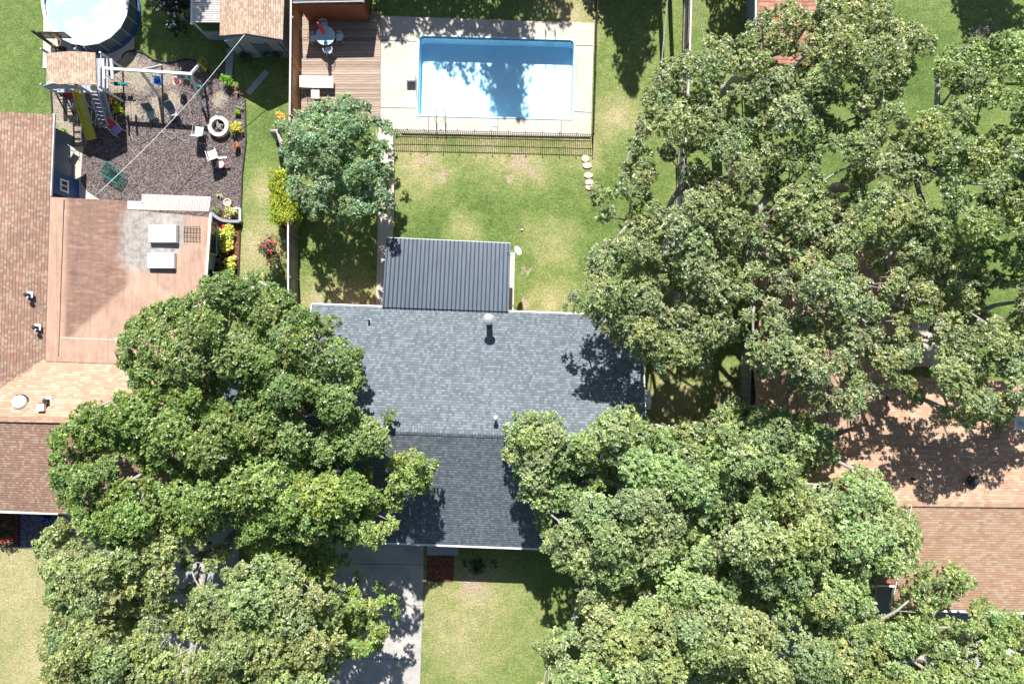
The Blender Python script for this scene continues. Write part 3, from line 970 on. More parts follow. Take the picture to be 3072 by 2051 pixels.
# ------------------------------------------------------------ timber deck
dk = thing('timber_deck', 'brown timber deck of horizontal boards beside the pool', 'deck', P(1008, 200, 0))
zd = 0.22
yA, yB = P(0, 38, zd).y, P(0, 356, zd).y
mb = MB()
y = yA; 
while y > yB:
    xl = P(898, 0, zd).x; xr = P(1139, 0, zd).x
    mb.box(((xl + xr) / 2 + random.uniform(-.008, .008), y - .068, zd - .018 + random.uniform(-.003, .003)), (xr - xl, .132, .036))
    y -= .148
mb.build('deck_boards', M['deck_wood'], dk)
MB().box(((xl + xr) / 2, (yA + yB) / 2, .07), (xr - xl - .06, yA - yB - .06, .12)).build('deck_frame', M['dark'], dk)
a = P(1138, 46, zd); b = P(1137, 357, zd)
MB().beam((a.x + .03, a.y, zd / 2 + .02), (b.x + .03, b.y, zd / 2 + .02), .05, zd - .02).build('edge_board', M['deck_wood'], dk)

# round glass table, chairs, parasol
tc = P(976, 107, .95)
tb = thing('round_table', 'round glass patio table with a white rim on the timber deck', 'table', (tc.x, tc.y, zd))
MB().lathe((tc.x, tc.y, .92), [(.0, 0), (.53, 0), (.53, .012), (.0, .012)], 32).build('table_top', M['table_glass'], tb)
mb = MB()
mb.tube([(tc.x + .545 * math.cos(t), tc.y + .545 * math.sin(t), .926) for t in [i * math.pi / 16 for i in range(33)]], .018, 6)
mb.build('rim', M['white'], tb, smooth=True)
for i in range(4):
    t = i * math.pi / 2 + .785
    MB().tube([(tc.x + .46 * math.cos(t), tc.y + .46 * math.sin(t), zd), (tc.x + .2 * math.cos(t), tc.y + .2 * math.sin(t), .5), (tc.x + .48 * math.cos(t), tc.y + .48 * math.sin(t), .91)], .015, 6).build('leg', M['white'], tb, smooth=True)
um = thing('closed_parasol', 'closed red parasol standing through the round glass table', 'parasol', (tc.x, tc.y, zd))
MB().tube([(tc.x, tc.y, zd), (tc.x - .02, tc.y + .02, 2.5)], .02, 8).build('pole', M['white'], um)
mb = MB()
prof = [(.03, 1.25), (.11, 1.3), (.10, 1.55), (.12, 1.8), (.09, 2.1), (.05, 2.4), (.0, 2.52)]
mb.lathe((tc.x, tc.y, 0), prof, 14)
cano = mb.build('canopy', M['red'], um, smooth=False)
for v in cano.data.vertices:
    a_ = math.atan2(v.co.y, v.co.x); f_ = 1 + .25 * math.sin(a_ * 6); v.co.x *= f_; v.co.y *= f_
MB().lathe((tc.x, tc.y, zd), [(.0, 0), (.24, 0), (.22, .06), (.04, .09), (.04, .2), (0, .2)], 20).build('base', M['white'], um)


def wire_chair(label, loc, rz):
    c = thing('wire_chair', label, 'chair', (0, 0, 0), 'white wire chairs round the glass table')
    mb = MB()
    for rr in (.21, .15, .08):
        mb.tube([(rr * math.cos(t), rr * math.sin(t), .45) for t in [i * math.pi / 10 for i in range(21)]], .008, 5)
    for i in range(-4, 5):
        x = i * .048; h = math.sqrt(max(0, .21 ** 2 - x * x)); mb.tube([(x, -h, .45), (x, h, .45)], .005, 4)
        mb.tube([(-h, x, .45), (h, x, .45)], .005, 4)
    mb.lathe((0, 0, .452), [(0, 0), (.19, 0), (.19, .006), (0, .006)], 20)
    mb.build('seat', M['wire_white'], c)
    mb = MB()
    arc = [(-.27 * math.cos(t), .27 * math.sin(t)) for t in [-1.9 + i * .38 for i in range(11)]]
    mb.tube([(x, y, .62 + .12 * (1 if abs(i - 5) < 3 else .3)) for i, (x, y) in enumerate(arc)], .014, 6)
    mb.tube([(x, y, .55) for x, y in arc], .008, 5)
    for (x, y) in arc: mb.tube([(x * .8, y * .8, .45), (x, y, .68)], .006, 4)
    mb.build('backrest', M['wire_white'], c)
    for sx in (-1, 1):
        for sy in (-1, 1):
            MB().tube([(sx * .15, sy * .15, .45), (sx * .22, sy * .22, 0)], .011, 6).build('leg', M['white'], c)
    c.location = loc; c.rotation_euler.z = rz
    return c
ch0 = wire_chair('white wire chair above the glass table, nearest the brown shed', (tc.x - .17, tc.y + .72, zd), R(-75))
dup(ch0, (tc.x - .76, tc.y - .03, zd), R(5), 'white wire chair on the left of the glass table, by the brown fence')
dup(ch0, (tc.x + .74, tc.y + .04, zd), R(175), 'white wire chair on the right of the glass table, facing the pool')
dup(ch0, (tc.x + .1, tc.y - .74, zd), R(100), 'white wire chair below the glass table, nearest the chaise')

# chaise, side table, small wire stand
a = P(904, 234, .35); b = P(1003, 268, .35)
cz = thing('chaise_lounge', 'white cushioned chaise longue lying flat on the timber deck', 'lounge chair', ((a.x + b.x) / 2, (a.y + b.y) / 2, zd))
xm = a.x + (b.x - a.x) * .31
MB().box(((xm + b.x) / 2 + .01, (a.y + b.y) / 2, .56), (b.x - xm - .02, a.y - b.y, .1)).build('seat_cushion', M['white'], cz, bevel=.02)
mb = MB(); mb.beam((xm - .01, (a.y + b.y) / 2, .57), (a.x, (a.y + b.y) / 2, .66), a.y - b.y, .09); mb.build('back_cushion', M['white'], cz, bevel=.02)
mb = MB()
for yy in (a.y - .02, b.y + .02): mb.tube([(a.x + .05, yy, .49), (b.x - .02, yy, .49)], .018, 6)
mb.tube([(b.x - .02, a.y - .02, .49), (b.x - .02, b.y + .02, .49)], .018, 6)
mb.build('frame', M['steel'], cz)
for x_ in (a.x + .35, b.x - .15):
    for yy in (a.y - .02, b.y + .02): MB().tube([(x_, yy, .5), (x_, yy, zd)], .016, 6).build('leg', M['steel'], cz)
c = P(946, 283, .6)
stb = thing('side_table', 'small white square side table below the chaise longue', 'table', (c.x, c.y, zd))
MB().box((c.x, c.y, .62), (.48, .48, .03)).build('table_top', M['white'], stb, bevel=.01)
for sx in (-1, 1):
    for sy in (-1, 1): MB().tube([(c.x + sx * .2, c.y + sy * .2, .6), (c.x + sx * .2, c.y + sy * .2, zd)], .014, 6).build('leg', M['steel'], stb)
c = P(924, 284, .5)
pr = thing('plant_rack', 'black wire plant rack left of the white side table', 'plant stand', (c.x, c.y, zd))
mb = MB()
for z in (zd + .15, .55):
    mb.tube([(c.x + .15 * math.cos(t), c.y + .2 * math.sin(t), z) for t in [i * math.pi / 8 for i in range(17)]], .01, 5)
for t in range(6): mb.tube([(c.x + .15 * math.cos(t), c.y + .2 * math.sin(t), zd), (c.x + .15 * math.cos(t), c.y + .2 * math.sin(t), .58)], .008, 5)
mb.build('wire_frame', M['black'], pr)

# ------------------------------------------------------------ fences
def wood_fence(label, pts, zt, face_side, mat, capmat, name='wooden_fence', post_gap=2.4, rail_side=1):
    """pts: survey points of the top rail; boards below it"""
    w = [P(a, b, zt) for a, b in pts]
    r = thing(name, label, 'fence', (w[0].x, w[0].y, 0))
    mb = MB(); rail = MB(); cap = MB()
    for a, b in zip(w[:-1], w[1:]):
        d = (b - a); L = d.length; d.normalize(); nrm = Vector((d.y, -d.x, 0))
        k = int(L / .15)
        for i in range(k):
            c = a + d * ((i + .5) * L / k)
            ht = zt - .03 + random.uniform(-.012, .012)
            mb.box((c.x, c.y, ht / 2), (.02, L / k - .012, ht), math.atan2(d.y, d.x) - math.pi / 2)
        for z in (.35, zt - .3):
            o = nrm * (.035 * face_side)
            rail.beam(a + o + Vector((0, 0, z - zt)), b + o + Vector((0, 0, z - zt)), .04, .09)
        cap.beam(a + Vector((0, 0, 0)), b + Vector((0, 0, 0)), .10, .035)
        np_ = max(1, int(L / post_gap))
        for i in range(np_ + 1):
            c = a + d * (L * i / np_) + nrm * (.075 * face_side)
            MB().box((c.x, c.y, (zt - .05) / 2), (.09, .09, zt - .05), math.atan2(d.y, d.x)).build('post', mat, r)
    mb.build('boards', mat, r); rail.build('rail', mat, r); cap.build('cap_rail', capmat, r)
    return r
wood_fence('tall brown fence with a pale cap rail along the left side of the timber deck', [(874, -80), (871, 180), (869, 345)], 1.85, -1, M['fence_brown_lit'], M['fence_cap'])
wood_fence('long weathered grey fence with pale cap running down to the main house', [(869, 350), (866, 620), (864, 700), (865, 960), (866, 1110)], 1.75, -1, M['fence_grey'], M['fence_cap'])
wood_fence('weathered grey fence with pale cap between the middle and right gardens', [(2076, -80), (2070, 130), (2062, 340), (2048, 620), (2036, 930), (2032, 985)], 1.8, 1, M['fence_grey'], M['fence_cap'])
wood_fence('short pale fence run against the left side of the right house', [(2257, 1020), (2252, 1100), (2248, 1225)], 1.8, 1, M['fence_grey'], M['slab_grey'])
wood_fence('low back fence beyond the frame edge behind the pool garden', [(880, -190), (1500, -170), (2076, -150)], 1.8, 1, M['fence_grey'], M['fence_cap'])


def iron_fence(label, pts, h, gap, name='iron_fence', zb=zc):
    w = [P(a, b, 0) for a, b in pts]
    r = thing(name, label, 'fence', (w[0].x, w[0].y, 0))
    for a, b in zip(w[:-1], w[1:]):
        L = (b - a).length; k = max(1, round(L / gap)); d = (b - a) / k
        for i in range(k + 1):
            c = a + d * i
            mb = MB().box((c.x, c.y, (h + .1) / 2), (.04, .04, h + .1)); mb.lathe((c.x, c.y, h + .1), [(.035, 0), (.035, .04), (0, .07)], 8)
            mb.build('post', M['black'], r)
            if i < k:
                mb = MB(); e = c + d
                for z in (.12, h * .55, h - .06): mb.beam((c.x, c.y, z), (e.x, e.y, z), .02, .03)
                m = int(d.length / .115)
                for q in range(1, m):
                    f = c + d * (q / m)
                    mb.beam((f.x, f.y, .05), (f.x, f.y, h), .034, .034)
                mb.build('picket_panel', M['black'], r)
    return r
iron_fence('low black iron picket fence below the pool concrete, casting a comb shadow', [(1181, 404), (1475, 410), (1776, 418)], 1.0, 1.0)
iron_fence('low black iron picket fence up the right side of the pool concrete', [(1776, 418), (1782, 240), (1789, -60)], 1.0, 1.6)
# ------------------------------------------------------------ main house
def wall_window(r, c, w, h, zc_, rz, frame='white'):
    """window with frame, sill and glass on a wall; rz turns the wall normal from -Y"""
    cs, sn = math.cos(rz), math.sin(rz)
    f = MB()
    def pt(x, y): return (c[0] + x * cs - y * sn, c[1] + x * sn + y * cs)
    for (x, z, a, b) in ((0, h / 2, w + .1, .08), (0, -h / 2, w + .16, .1), (-w / 2, 0, .08, h - .09), (w / 2, 0, .08, h - .09), (0, 0, .05, h - .09)):
        q = pt(x, -.03); f.box((q[0], q[1], zc_ + z), (a, .08, b), rz)
    wo = f.build('window', M[frame], r)
    q = pt(0, -.004)
    MB().box((q[0], q[1], zc_), (w - .02, .03, h - .02), rz).build('pane', M['glass'], wo)


ze = 2.75
A = P(937, 913, ze); B = P(1925, 950, ze)
u = (B - A); u.z = 0; W = u.length; u.normalize(); v = Vector((u.y, -u.x, 0))   # v points to the street
F = P(1370, 1634, ze); dep = (F - A).dot(v)
zr = 5.25; tr = dep / 2
def Hs(a, b, z): q = A + u * a + v * b; return Vector((q.x, q.y, z))
mh = thing('main_house', 'house with the slate grey shingle roof in the middle, between the big trees', 'house', Hs(W / 2, dep / 2, 0))
wr = (P(1745, 1400, 3.4) - A).dot(u)          # right end of the street-side wing
back = MB().slab([Hs(0, 0, ze), Hs(W, 0, ze), Hs(W, tr, zr), Hs(0, tr, zr)], .16, u)
roof = back.build('roof', M['slate_shingle'], mh)
cut = tr + (dep - tr) * .55; zcut = zr + (ze - zr) * .55
fr = MB()
fr.slab([Hs(0, tr, zr), Hs(wr, tr, zr), Hs(wr, dep, ze), Hs(0, dep, ze)], .16, u)
fr.slab([Hs(wr, tr, zr), Hs(W, tr, zr), Hs(W, cut, zcut), Hs(wr, cut, zcut)], .16, u)
fr.build('roof', M['slate_shingle'], mh)
rc = MB()
k_ = 64
for i in range(k_):
    a0 = W * i / k_; a1 = a0 + W / k_ - .001
    for sgn in (-1, 1):
        rc.slab([Hs(a0, tr, zr + .022), Hs(a1, tr, zr + .022), Hs(a1, tr + sgn * .16, zr - .035 + .004 * (i % 2)), Hs(a0, tr + sgn * .16, zr - .035 + .004 * (i % 2))], .015, v)
rc.build('ridge_cap', M['slate_shingle'], mh)
fa = MB()
fa.beam(Hs(-.02, -.045, ze - .06), Hs(W + .02, -.045, ze - .06), .09, .17)
fa.build('fascia', M['fascia'], mh)
gu = MB().beam(Hs(-.02, dep + .06, ze - .07), Hs(wr + .02, dep + .06, ze - .07), .11, .12)
gu.build('gutter', M['fascia'], mh)
for s_, a_ in (('l', -.025), ('r', W + .025)):
    m_ = MB().beam(Hs(a_, 0, ze - .05), Hs(a_, tr, zr - .05), .04, .2); m_.beam(Hs(a_ if s_ == 'l' else W + .025, tr, zr - .05), Hs(a_, (dep if s_ == 'l' else cut), (ze if s_ == 'l' else zcut) - .05), .04, .2)
    m_.build('rake_board', M['fascia'], mh)
o_ = .5
def zroof(b): return (ze + (zr - ze) * b / tr if b < tr else zr - (zr - ze) * (b - tr) / (dep - tr)) - .17
wl = MB()
bl = [(o_, o_), (W - o_, o_), (W - o_, tr), (W - o_, cut - o_), (wr - o_, cut - o_), (wr - o_, dep - o_), (o_, dep - o_), (o_, tr)]
wl.prism([(Hs(a, b, 0).x, Hs(a, b, 0).y) for a, b in bl], -.1, [zroof(b) for a, b in bl])
wl.build('wall', M['brick'], mh)
ang = math.atan2(u.y, u.x)
for aa in (8.2, 11.0):
    q = Hs(aa, dep - o_, 0); wall_window(mh, (q.x, q.y), 1.6, 1.1, 1.5, ang)
q = Hs(6.3, dep - o_ + .03, 0); MB().box((q.x, q.y, 1.02), (.95, .06, 2.04), ang).build('door', M['red'], mh)
q = Hs(3.2, dep - o_ + .03, 0); MB().box((q.x, q.y, 1.1), (4.6, .06, 2.2), ang).build('garage_door', M['white'], mh)
for aa in (2.5, 15.5):
    q = Hs(aa, o_, 0); wall_window(mh, (q.x, q.y), 1.4, 1.0, 1.5, ang + math.pi)

# things standing on that roof
def roof_z(px, py):      # height of the main roof under a survey point
    z = 3.5
    for _ in range(8):
        q = P(px, py, z); b = (q - A).dot(v); z = zroof(b) + .17
    return z


def stack_pipe(name, label, cat, px, py, r, h, cap, mat='steel', rt=None, base_plate=True, zb=None):
    """px,py is where its top shows"""
    z0 = 3.2
    for _ in range(8):
        q_ = P(px, py, z0 + h); f_ = 50 / (1 - z0 / H); z0 = roof_z(1536 + q_.x * f_, 1025.5 - q_.y * f_)
    top = P(px, py, z0 + h)
    t = thing(name, label, cat, (top.x, top.y, z0))
    b = MB().lathe((top.x, top.y, 0), [(r, z0 - .35), (r, z0 + h)], 16); b.build('pipe', M[mat], t, smooth=False)
    if cap:
        MB().lathe((top.x, top.y, z0 + h), [(0, -.02), (cap, -.02), (cap, .10), (cap * .6, .17), (0, .2)], 20).build('cap', M['steel'], t)
    if base_plate:
        MB().box((top.x, top.y, z0 + .03), (r * 2.6 + .08, r * 2.6 + .08, .02)).build('flashing', M['steel'], t)
    return t
stack_pipe('chimney_pipe', 'tall round metal chimney flue on the grey roof near the metal patio roof', 'chimney', 1465, 958, .17, 1.45, .30)
MBc = P(1464, 948, 3.05)
stack_pipe('vent_pipe', 'short black vent pipe with white flashing at the upper left of the grey roof', 'vent', 1104, 961, .06, .35, 0, 'black')
stack_pipe('vent_pipe', 'white plumbing vent pipe near the ridge of the grey roof', 'vent', 1487, 1255, .07, .55, .13, 'white')


def turbine(label, px, py, z0, r=.22, mat='dark'):
    top = P(px, py, z0 + .5)
    t = thing('turbine_vent', label, 'vent', (top.x, top.y, z0))
    MB().lathe((top.x, top.y, z0), [(r * .6, -.15), (r * .6, .22)], 14).build('collar', M[mat], t)
    mb = MB()
    n = 18
    for i in range(n):
        a = i * 2 * math.pi / n; a2 = a + .25
        pts = []
        for j in range(5):
            f = j / 4; rr = r * (.72 + .38 * math.sin(math.pi * f)); z = z0 + .2 + .34 * f; aa = a + .35 * f
            pts.append((top.x + rr * math.cos(aa), top.y + rr * math.sin(aa), z))
        for p, q in zip(pts[:-1], pts[1:]): mb.beam(p, q, .045, .012)
    mb.build('fins', M[mat], t)
    MB().lathe((top.x, top.y, z0 + .52), [(0, 0), (r * .8, 0), (r * .6, .06), (0, .09)], 16).build('cap', M[mat], t)
turbine('dark turbine vent by the ridge of the grey roof, half under the right tree', 1660, 1268, roof_z(1660, 1268), .24)

# flue chimney at the east wall
c0 = P(1937, 1199, 3.9)
chn = thing('side_chimney', 'white boxed chimney with round flue at the right wall of the grey roofed house', 'chimney', (c0.x, c0.y, 0))
MB().box((c0.x, c0.y, 1.95), (.5, .95, 3.9)).build('chase', M['tan_wall'], chn)
MB().box((c0.x, c0.y, 3.93), (.56, 1.01, .06)).build('cap_plate', M['fascia'], chn)
MB().lathe((c0.x + .02, c0.y - .05, 3.96), [(.13, 0), (.13, .3), (.22, .31), (.22, .38), (0, .46)], 18).build('flue', M['steel'], chn)

# metal patio roof
zt0, zt1 = 2.45, 2.85
pa = [P(1160, 713, zt0), P(1532, 730, zt0), P(1526, 934, zt1), P(1146, 921, zt1)]
pr_ = thing('patio_cover', 'blue grey ribbed metal patio roof attached to the back of the main house', 'patio roof', ((pa[0].x + pa[1].x) / 2, (pa[0].y + pa[2].y) / 2, 0))
MB().slab(pa, .03, (pa[1] - pa[0])).build('metal_sheet', M['metal_roof'], pr_)
mb = MB(); k_ = 30
for i in range(k_):
    t = (i + .4) / k_
    a = pa[0].lerp(pa[1], t) + Vector((0, 0, .02)); b = pa[3].lerp(pa[2], t) + Vector((0, 0, .02))
    mb.beam(a, b, .075, .05)
mb.build('ribs', M['metal_rib'], pr_)
mb = MB()
for i in range(k_):
    t = (i + .85) / k_
    a = pa[0].lerp(pa[1], min(.995, t)) + Vector((0, 0, .008)); b = pa[3].lerp(pa[2], min(.995, t)) + Vector((0, 0, .008))
    mb.beam(a, b, .03, .016)
mb.build('minor_ribs', M['metal_roof'], pr_)
MB().beam(pa[0] + Vector((0, .01, -.1)), pa[1] + Vector((0, .01, -.1)), .05, .16).build('fascia', M['fascia'], pr_)
for t in (.03, .35, .66, .97):
    q = pa[0].lerp(pa[1], t); MB().box((q.x, q.y - .2, zt0 / 2 - .02), (.1, .1, zt0 - .08)).build('post', M['white'], pr_)
patio_floor = sheet('back_patio', [(1170, 740), (1545, 757), (1540, 965), (1150, 950)], .04, M['walk_concrete'])

# satellite dish
dc = P(1545, 752, 2.95)
sd = thing('satellite_dish', 'small grey satellite dish on the right edge of the metal patio roof', 'satellite dish', (dc.x, dc.y, 2.5))
mb = MB()
ax = Vector((.75, .35, .55)).normalized(); s1 = ax.cross(Vector((0, 0, 1))).normalized(); s2 = ax.cross(s1)
rings = []
cD = Vector((dc.x + .12, dc.y, 2.95))
for j in range(5):
    rr = .33 * j / 4; rings.append([cD + (s1 * math.cos(t) * .85 + s2 * math.sin(t)) * rr + ax * (.5 * rr * rr - .0) for t in [i * math.pi / 9 for i in range(18)]])
for j in range(4):
    for i in range(18):
        k = (i + 1) % 18
        mb.face([rings[j][i], rings[j][k], rings[j + 1][k], rings[j + 1][i]])
mb.build('dish', M['fascia'], sd, smooth=True)
MB().tube([(dc.x - .45, dc.y + .0, 2.55), (dc.x - .2, dc.y, 2.85), cD], .02, 6).build('mast', M['steel'], sd)
MB().tube([cD - s2 * .3, cD + ax * .42], .012, 6).build('feed_arm', M['steel'], sd)

# lawn sprinkler head
c = P(1566, 689)
sp = thing('sprinkler', 'small white lawn sprinkler on a black spike in the back lawn', 'sprinkler', (c.x, c.y, 0))
MB().lathe((c.x, c.y, 0), [(.07, 0), (.07, .08), (.03, .1), (.03, .16), (0, .17)], 12).build('head', M['white'], sp)
MB().box((c.x, c.y + .12, .03), (.16, .08, .05)).build('foot', M['dark'], sp)

# ------------------------------------------------------------ left house
lh = thing('left_house', 'sprawling house with tan shingle and stained flat roofs on the left', 'house', P(100, 1000, 0))
yu = Vector((0.03, 1, 0)).normalized(); xu = Vector((1, -.03, 0)).normalized()
e = 2.7
k1 = [P(163, 345, e), P(152, 590, e), P(137, 1078, 2.85), P(-250, 1345, 5.0), P(-250, 316, 5.0)]
MB().slab([P(163, 345, e), P(152, 590, e), P(138, 1078, e + .02), P(-40, 1198, 3.72), P(-230, 1322, 4.9), P(-230, 320, 4.9)], .15, yu).build('roof', M['tan_shingle'], lh)
MB().slab([P(138, 1079, 2.9), P(620, 1096, 2.9), P(640, 1268, 4.15), P(-330, 1248, 4.15), P(-60, 1197, 3.8)], .15, xu).build('roof', M['rose_shingle'], lh)
MB().slab([P(-330, 1254, 4.15), P(205, 1256, 4.155), P(640, 1270, 4.15), P(640, 1560, 2.65), P(-330, 1519, 2.65)], .15, xu).build('roof', M['tan_shingle'], lh)
mb = MB()
for i in range(60):
    a = P(-330 + i * 16, 1249 + i * .33, 4.185); b = P(-330 + i * 16 + 15.95, 1249.3 + i * .33, 4.185 + .004 * (i % 2)); mb.beam(a, b, .3, .02)
mb.build('ridge_cap', M['rose_shingle'], lh)
mb = MB().beam(P(137, 1082, 2.93), P(-60, 1212, 3.85), .3, .02); mb.build('valley_flashing', M['rose_shingle'], lh)
# low-slope addition
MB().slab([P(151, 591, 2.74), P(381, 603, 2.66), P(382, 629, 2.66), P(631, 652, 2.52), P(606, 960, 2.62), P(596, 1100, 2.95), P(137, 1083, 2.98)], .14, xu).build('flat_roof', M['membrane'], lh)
mb = MB().beam(P(192, 598, 2.76), P(176, 1068, 2.97), .035, .02); mb.build('seam_strip', M['dark'], lh)
mb = MB()
for y0 in (1002, 1052): mb.beam(P(178, y0 + 10, 2.93), P(560, y0 + 26, 2.92), .06, .025)
mb.build('roll_seam', M['walk_concrete'], lh)
MB().beam(P(163, 343, e - .05), P(152, 588, e - .05), .12, .12).build('gutter', M['white'], lh)
MB().beam(P(-330, 1524, 2.6), P(176, 1539, 2.6), .12, .12).build('gutter', M['fascia'], lh)
MB().beam(P(633, 640, 2.5), P(607, 1000, 2.55), .13, .12).build('gutter', M['white'], lh)
mb = MB().slab([P(428, 582, 2.35), P(632, 590, 2.35), P(626, 634, 2.62), P(421, 629, 2.66)], .03, xu)
for i in range(28):
    t = i / 27; mb.beam(P(428 + 204 * t, 582 + 8 * t, 2.365), P(421 + 205 * t, 629 + 5 * t, 2.66), .035, .03)
mb.build('corrugated_awning', M['rose_corrugated'], lh)
MB().slab([P(383, 603, 2.6), P(426, 604, 2.6), P(420, 629, 2.62), P(383, 627, 2.62)], .05, xu).build('white_panel', M['white'], lh)
# walls
w1 = [P(0, 0, 0)] * 0
wx = P(162, 345, 2.3).x - .35
def w2(*pts): return [(q.x, q.y) for q in pts]
ya = P(162, 352, 2.6).y - .3; yb = P(150, 1075, 2.6).y
MB().prism([(wx - 7, ya), (wx, ya), (wx - .35, yb), (wx - 7, yb)], -.1, [4.1, 2.45, 2.45, 4.1]).build('wall', M['slate_paint'], lh)
yf = P(150, 1500, 2.3).y
MB().prism([(wx - 7, yf), (-15.2, yf - .1), (-15.2, -1.2), (-17.4, -1.2), (-17.4, yb), (wx - 7, yb)], -.1, 2.45).build('wall', M['slate_paint'], lh)
aw = [P(200, 610, 2.5), P(380, 615, 2.5), P(382, 640, 2.5), P(612, 668, 2.35), P(596, 860, 2.4), P(590, 1050, 2.4), P(160, 1050, 2.5)]
MB().prism([(q.x, q.y) for q in aw], -.1, 2.4).build('wall', M['grey_paint'], lh)
# blue bay with white window seen below the eave
bx0 = wx + .0; by0, by1 = P(0, 527, 1.2).y, P(0, 592, 1.2).y
MB().box((bx0 + .16, (by0 + by1) / 2, 1.2), (.34, by0 - by1, 2.4)).build('bay_wall', M['blue_paint'], lh)
wall_window(lh, (bx0 + .335, (by0 + by1) / 2 - .02), .62, .62, 1.45, math.pi / 2)
# sun-room wall with two long dark windows
q0 = P(612, 668, 2.35); q1 = P(598, 850, 2.35); sx_ = q0.x + .02
for (py0, py1) in ((664, 764), (774, 880)):
    a, b = P(0, py0, 1.4).y, P(0, py1, 1.4).y
    xx = sx_ + (q1.x - q0.x) * ((q0.y - (a + b) / 2) / (q0.y - q1.y))
    wo = MB()
    for z in (.72, 2.3): wo.box((xx, (a + b) / 2, z), (.1, a - b, .1))
    for y_ in (a - .05, b + .05): wo.box((xx, y_, 1.51), (.1, .1, 1.48))
    wo = wo.build('window', M['grey_paint'], lh)
    MB().box((xx - .01, (a + b) / 2, 1.5), (.04, a - b - .2, 1.5)).build('pane', M['glass'], wo)
# skylights
for k, (x0, y0, x1, y1) in enumerate(((448, 676, 529, 727), (445, 760, 522, 804))):
    a = P(x0, y0, 2.85); b = P(x1, y1, 2.85)
    s_ = thing('skylight', ('white domed skylight nearer the corrugated awning on the stained flat roof' if k == 0 else 'white domed skylight farther from the awning on the stained flat roof'), 'skylight', ((a.x + b.x) / 2, (a.y + b.y) / 2, 2.65), 'skylights on the flat roof')
    MB().box(((a.x + b.x) / 2, (a.y + b.y) / 2, 2.72), (b.x - a.x + .06, a.y - b.y + .06, .2)).build('curb', M['steel'], s_)
    mb = MB().box(((a.x + b.x) / 2, (a.y + b.y) / 2, 2.86), (b.x - a.x, a.y - b.y, .1)); mb.build('dome', M['white'], s_, bevel=.04)
# roof patch with tar lines
a = P(575, 700, 2.66)
tp = thing('roof_patch', 'sealed square grid patch beside the upper skylight on the flat roof', 'roof patch', (a.x, a.y, 2.6))
mb = MB()
rs = random.Random(4)
for i in range(6):
    x = -.42 + i * .17; mb.beam((a.x + x, a.y + .42, 2.65), (a.x + x + rs.uniform(-.04, .04), a.y - .42, 2.665), .025, .012)
for i in range(4):
    y = -.4 + i * .26; mb.beam((a.x - .46, a.y + y, 2.655), (a.x + .46, a.y + y + rs.uniform(-.03, .03), 2.655), .022, .014)
mb.build('tar_line', M['dark'], tp)
def lvent(name, label, px, py, z0, kind):
    c = P(px, py, z0 + .2)
    t = thing(name, label, 'vent', (c.x, c.y, z0))
    if kind == 'pipe':
        MB().box((c.x, c.y + .02, z0 + .04), (.34, .34, .02)).build('flashing', M['fascia'], t)
        MB().tube([(c.x, c.y, z0 - .2), (c.x, c.y, z0 + .35)], .08, 10).build('pipe', M['dark'], t)
        MB().lathe((c.x, c.y, z0 + .36), [(0, 0), (.13, 0), (.1, .06), (0, .08)], 12).build('cap', M['dark'], t)
    elif kind == 'dome':
        MB().lathe((c.x, c.y, z0), [(.40, -.1), (.40, .06), (.36, .14), (.25, .22), (.0, .27)], 24).build('dome', M['white'], t, smooth=True)
        MB().lathe((c.x, c.y, z0 - .05), [(.46, -.05), (.46, .04), (0, .045)], 24).build('flashing', M['dark'], t)
    else:
        MB().box((c.x, c.y, z0 + .14), (.38, .36, .24)).build('hood', M['white'], t, bevel=.02)
        MB().box((c.x, c.y, z0 + .01), (.46, .44, .02)).build('flashing', M['dark'], t)
lvent('roof_vent', 'dark capped vent with pale flashing on the tan left roof', 83, 884, 3.15, 'pipe')
lvent('vent_pipe', 'small black vent pipe on the tan left roof, below the capped vent', 107, 982, 2.95, 'pipe')
lvent('dome_skylight', 'round white dome near the ridge on the left house', 52, 1208, 3.85, 'dome')
lvent('box_vent', 'white square box vent beside the round dome on the left house', 122, 1222, 3.92, 'box')
lvent('vent_pipe', 'tiny black pipe just above the white box vent on the left house', 140, 1201, 3.75, 'pipe')

# ------------------------------------------------------------ right house
rh = thing('right_house', 'large house with a peach coloured shingle roof on the right', 'house', P(2700, 1400, 0))
ur = Vector((1, -.012, 0)).normalized()
MB().slab([P(2262, 1100, 2.8), P(2740, 1130, 2.8), P(3500, 1165, 2.8), P(3500, 1512, 4.2), P(2300, 1500, 4.2)], .15, ur).build('roof', M['rose_shingle'], rh)
MB().slab([P(2735, 1514, 4.2), P(3500, 1516, 4.2), P(3500, 1846, 2.7), P(2674, 1822, 2.7)], .15, ur).build('roof', M['rose_shingle'], rh)
MB().slab([P(2300, 1502, 4.18), P(2734, 1512, 4.18), P(2684, 1752, 3.1), P(2280, 1738, 3.1)], .15, ur).build('roof', M['red_plank'], rh)
